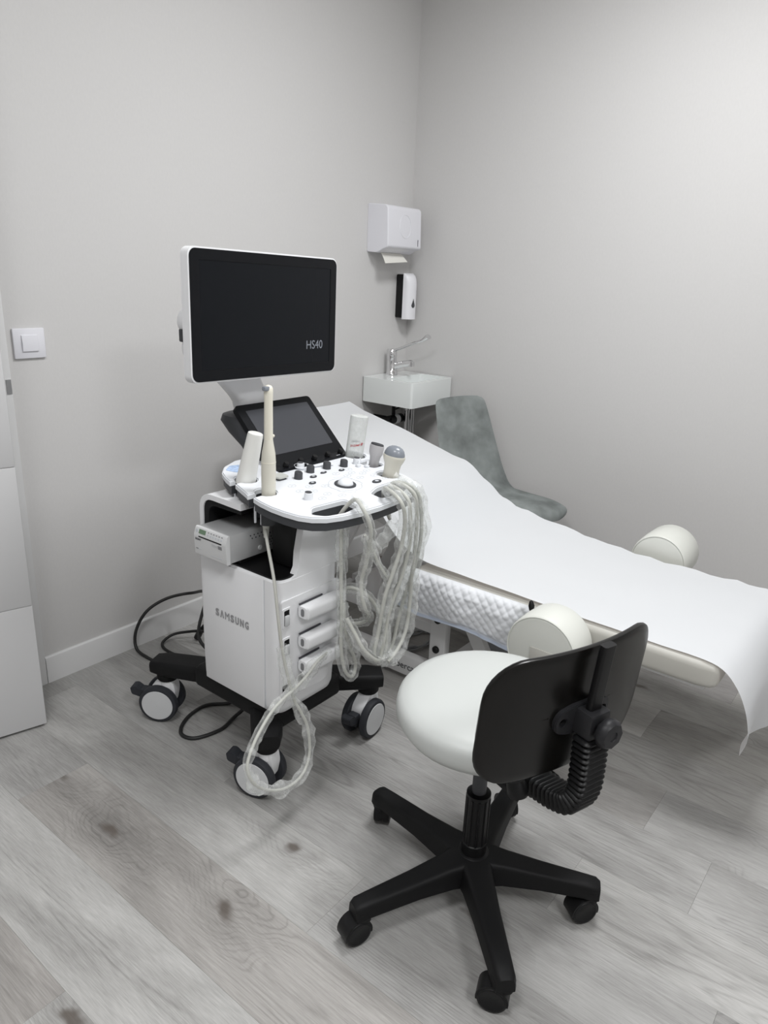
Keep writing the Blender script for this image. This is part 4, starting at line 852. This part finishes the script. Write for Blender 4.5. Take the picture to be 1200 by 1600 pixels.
# ---------------------------------------------------------------- cords on the floor
o = finish('power_cord', tube(NB(), [(-1.70, -0.60, 0.17), (-1.66, -0.40, 0.18), (-1.545, -0.3, 0.270), (-1.472, -0.12, 0.197), (-1.548, -0.07, 0.185), (-1.627, -0.05, 0.153), (-1.672, -0.04, 0.086), (-1.690, -0.06, 0.026), (-1.684, -0.12, 0.006), (-1.675, -0.20, 0.006), (-1.64, -0.30, 0.006), (-1.57, -0.38, 0.006)], 0.0058, 10, 8), 'cable_black', None)
tag(o, 'black power cord arching up against the skirting board beside the machine', 'cord')
t = thing('plugged_cord', 'black cord coiled on the floor beside the skirting board with its connector', 'cord', (-1.5, -0.15, 0))
finish('cord', tube(NB(), [(-1.42, -0.30, 0.03), (-1.475, -0.2, 0.060), (-1.51, -0.12, 0.044), (-1.547, -0.08, 0.030), (-1.590, -0.08, 0.012), (-1.605, -0.13, 0.006), (-1.595, -0.21, 0.006), (-1.555, -0.27, 0.006), (-1.50, -0.33, 0.006), (-1.42, -0.38, 0.006)], 0.0055, 10, 8), 'cable_black', t)
finish('connector', lathe(NB(), [(0.012, 0), (0.013, 0.02), (0.009, 0.055), (0.006, 0.075)], (-1.474, -0.140, 0.012), (0.10, -0.55, 0.92), 16), 'cable_black', t)
o = finish('loop_cord', tube(NB(), [(-1.655, -0.70, 0.15), (-1.66, -0.62, 0.05), (-1.680, -0.575, 0.008), (-1.736, -0.528, 0.006), (-1.80, -0.530, 0.006), (-1.860, -0.56, 0.006), (-1.890, -0.60, 0.006), (-1.872, -0.645, 0.006), (-1.793, -0.667, 0.006), (-1.725, -0.648, 0.006), (-1.69, -0.66, 0.03), (-1.68, -0.70, 0.10), (-1.68, -0.72, 0.15)], 0.0060, 10, 8), 'cable_black', None)
tag(o, 'black cord hanging in a loop on the floor under the ultrasound machine', 'cord')
pts = []
for i in range(60):
    a = i * 0.42; pts.append((-0.90 + (0.085 + 0.012 * math.sin(i * .9)) * math.cos(a), -0.79 + (0.05 + 0.01 * math.cos(i * .7)) * math.sin(a), 0.007 + 0.004 * (i % 4)))
o = finish('coiled_cable', tube(NB(), pts, 0.0035, 6, 3), 'gear_grey', None)
tag(o, 'grey cable coiled on the floor under the examination couch', 'cord')

# ================================================================ STOOL
hub = Vector((-1.812, -1.601, 0)); az = -1.912; u = Vector((math.cos(az), math.sin(az), 0)); tt = Vector((-math.sin(az), math.cos(az), 0)); Z = Vector((0, 0, 1))
t = thing('stool', 'swivel stool with round white seat, black back shell and five-legged black caster base', 'stool', hub)
bm = NB(); lathe(bm, [(0.030, 0.066), (0.050, 0.070), (0.056, 0.085), (0.052, 0.108), (0.036, 0.122), (0.027, 0.124)], hub, (0, 0, 1), 32)
finish('hub', bm, 'black_plastic', t)
bm = NB(); lathe(bm, [(0.0290, 0.10), (0.0290, 0.15), (0.0265, 0.152), (0.0260, 0.276), (0.0280, 0.278), (0.0280, 0.286), (0.0210, 0.288)], hub, (0, 0, 1), 32)
for i in range(10):
    a = i * PI / 5; q = hub + Vector((0.0262 * math.cos(a), 0.0262 * math.sin(a), 0)); tube(bm, [q + Z * 0.152, q + Z * 0.276], 0.0028, 6, 0)
finish('column_cover', bm, 'black_plastic', t)
finish('gas_column', cyl(NB(), hub + Z * 0.27, 0.0165, 0.165), 'knob_grey', t)
for i in range(5):
    a = math.radians((10, 83, 156, 224, 295)[i]); d = Vector((math.cos(a), math.sin(a), 0)); s = Vector((-d.y, d.x, 0)); RR = (0.278, 0.300, 0.290, 0.290, 0.270)[i]
    secs = [(0.030, 0.046, 0.064, 0.122), (0.075, 0.037, 0.068, 0.119), (0.16, 0.031, 0.072, 0.112), (RR - 0.012, 0.0255, 0.070, 0.106), (RR + 0.012, 0.0245, 0.066, 0.104), (RR + 0.022, 0.020, 0.066, 0.098)]
    bm = NB(); loft(bm, [[hub + d * r + s * x + Z * z for x, z in rpoly([(w_, z0), (w_ * .80, z1), (-w_ * .80, z1), (-w_, z0)], [0.003, 0.011, 0.011, 0.003], 4)] for r, w_, z0, z1 in secs])
    loft(bm, [[hub + d * (RR + 0.001 + p * k) + s * q * k + Z * z for p, q in rrect(0.040, 0.046, 0.012, 4)] for z, k in ((0.054, 0.86), (0.058, 0.92), (0.085, 1.0))])
    finish('leg', bm, 'black_matte', t, 50)
    ca = math.radians((-35, -60, -110, -160, -125)[i]); ax_ = Vector((math.cos(ca), math.sin(ca), 0)); bd = Vector((-ax_.y, ax_.x, 0)) * (1 if i in (0, 1) else -1); wc = hub + d * RR + bd * 0.016; K = 1.25
    bm = NB(); hood = [(0.027 * K * math.cos(q), 0.0275 * K * math.sin(q)) for q in [math.radians(-12 + 204 * k / 14) for k in range(15)]]
    loft(bm, [[wc + bd * x + ax_ * k + Z * (0.026 * K + z) for x, z in hood] for k in (-0.016 * K, 0.016 * K)]); cyl(bm, hub + d * RR + Z * 0.045, 0.010, 0.02)
    cs = finish('caster', bm, 'black_plastic', t)
    for sg in (-1, 1):
        bm = NB(); lathe(bm, [(0.006 * K, 0.0), (0.0235 * K, 0.0), (0.0255 * K, 0.003), (0.0255 * K, 0.014), (0.0235 * K, 0.0175), (0.0205 * K, 0.0182), (0.0195 * K, 0.0172), (0.0005, 0.0168)], wc + ax_ * sg * 0.0035 + Z * 0.0258 * K, ax_ * sg, 30); finish('wheel', bm, 'black_plastic', cs)
# seat: thick round cushion, flat base plate, mechanism
sc_ = hub + Vector((0.060, 0.008, 0))
def seat_sec(q, z, k=1.0): return [sc_ + u * 0.232 * k * q * math.cos(a) * (1.0 if math.cos(a) < 0 else 0.86) + tt * 0.226 * k * q * math.sin(a) + Z * z for a in [2 * PI * i / 56 for i in range(56)]]
bm = NB(); loft(bm, [seat_sec(.86, 0.436), seat_sec(.95, 0.440), seat_sec(.995, 0.455), seat_sec(1.0, 0.470), seat_sec(.985, 0.486), seat_sec(.94, 0.499), seat_sec(.84, 0.508), seat_sec(.6, 0.514), seat_sec(.3, 0.5155), seat_sec(.05, 0.516)])
finish('seat', bm, 'stool_vinyl', t, 70)
finish('seat_base', loft(NB(), [seat_sec(.80, 0.428), seat_sec(.86, 0.430), seat_sec(.87, 0.4365)]), 'black_plastic', t)
bm = NB(); P = [hub + u * -0.10 + Z * 0.418, hub + u * 0.17 + Z * 0.418]; sweep(bm, P, rrect(0.020, 0.12, 0.006, 3), None, (0, 0, 1)); finish('seat_mechanism', bm, 'black_matte', t)
lv = hub + u * 0.160 - tt * 0.055
finish('tilt_knob', lathe(NB(), [(0.018, 0.0), (0.020, 0.008), (0.021, 0.024), (0.017, 0.034)], lv + Z * 0.452, (-0.1, -0.25, -0.6), 24), 'black_plastic', t)
# backrest shell: rounded rectangle bent round a vertical cylinder
D0, TILT, ZC, BW, BH, RB = 0.246, 0.085, 0.652, 0.434, 0.268, 0.60
def bmap(s, h, off):
    th = s / RB
    return hub + u * (D0 - RB * (1 - math.cos(th)) + off * math.cos(th) + h * math.sin(TILT)) + tt * ((RB + off) * math.sin(th)) + Z * (ZC + h * math.cos(TILT))
def back_piece(w_, h_, r, layers):
    """layers: list of (inset, offset); a closed skin through concentric outlines"""
    bm = NB(); rings = []
    base = rrect(w_, h_, r, 8); 
    dense = []
    for i in range(len(base)):
        a, b = Vector(base[i]), Vector(base[(i + 1) % len(base)]); m = max(1, int((b - a).length / 0.02))
        dense += [a.lerp(b, k / m) for k in range(m)]
    for ins, off in layers:
        kx, ky = (w_ / 2 - ins) / (w_ / 2), (h_ / 2 - ins) / (h_ / 2)
        rings.append([bmap(p.x * kx, p.y * ky, off) for p in dense])
    loft(bm, rings, True); return bm
cen = [0.02, 0.05, 0.09, 0.12, 0.137]
out_l = [(c_, -0.010) for c_ in cen[::-1]] + [(0.006, -0.010), (0.0015, -0.008), (0.0, -0.003), (0.0015, 0.0015), (0.005, 0.003)] + [(c_, 0.003) for c_ in cen]
finish('back_shell', back_piece(BW, BH, 0.078, out_l), 'shell_black', t, 50)
cen = [0.02, 0.05, 0.08, 0.105]
in_l = [(c_, -0.044 + (0.010 if c_ < 0.03 else 0)) for c_ in cen[::-1]] + [(0.006, -0.026), (0.003, -0.016), (0.004, -0.0103)] + [(c_, -0.0103) for c_ in cen]
finish('back_cushion', back_piece(BW - 0.006, BH - 0.050, 0.076, in_l), 'stool_vinyl', t, 60)
# spine bar, bracket, clamp knob and bellows
bar = [hub + u * (D0 + 0.028 + h * math.sin(TILT)) + Z * (ZC + h) for h in (-0.06, 0.150)]
finish('spine_bar', sweep(NB(), bar, rrect(0.016, 0.030, 0.005, 4), None, u), 'black_plastic', t)
bm = NB(); zb = 0.640
wing = [(-0.070, 0.0), (-0.062, 0.022), (-0.032, 0.032), (0.032, 0.032), (0.062, 0.022), (0.070, 0.0), (0.062, -0.022), (0.032, -0.032), (-0.032, -0.032), (-0.062, -0.022)]
holes = [[(sx_ * 0.050 + a, b) for a, b in circ(0.0085, 14)] for sx_ in (-1, 1)]
plate(bm, rpoly(wing, 0.014, 4), holes, 0.0032, 0.013, lambda a, b, h: bmap(a, zb - ZC + b, h), 0.0015)
br = finish('back_bracket', bm, 'bracket_black', t)
bm = NB(); c0 = bmap(0, zb - ZC, 0.0)
box(bm, -0.026, 0.026, 0.006, 0.052, -0.026, 0.028, 0.006, 2, Matrix.Translation(c0) @ Matrix((tt, u, Z)).transposed().to_4x4()); finish('clamp_block', bm, 'bracket_black', br)
c1 = c0 + u * 0.050 - Z * 0.002
finish('clamp_knob', lathe(NB(), [(0.011, 0.0), (0.011, 0.008), (0.026, 0.010), (0.029, 0.014), (0.029, 0.026), (0.024, 0.032), (0.010, 0.033), (0.009, 0.031)], c1, u, 8), 'bracket_black', br)
P = smooth_path([hub + u * 0.280 + Z * 0.614, hub + u * 0.282 + Z * 0.55, hub + u * 0.280 + Z * 0.495, hub + u * 0.262 + Z * 0.457, hub + u * 0.225 + Z * 0.440, hub + u * 0.18 + Z * 0.432, hub + u * 0.135 + Z * 0.426], 24)
L_ = [0]
for a, b in zip(P[:-1], P[1:]): L_.append(L_[-1] + (b - a).length)
NS = 25 * 6; Q = []
for k in range(NS + 1):
    d = L_[-1] * k / NS; i = max(j for j in range(len(L_)) if L_[j] <= d + 1e-9); i = min(i, len(P) - 2); Q.append(P[i].lerp(P[i + 1], (d - L_[i]) / max(1e-9, L_[i + 1] - L_[i])))
S = [0.80 + 0.20 * (0.5 - 0.5 * math.cos(2 * PI * k / 6)) ** 0.7 for k in range(NS + 1)]
finish('bellows', sweep(NB(), Q, rrect(0.044, 0.066, 0.012, 4), S, u), 'black_plastic', t, 60)
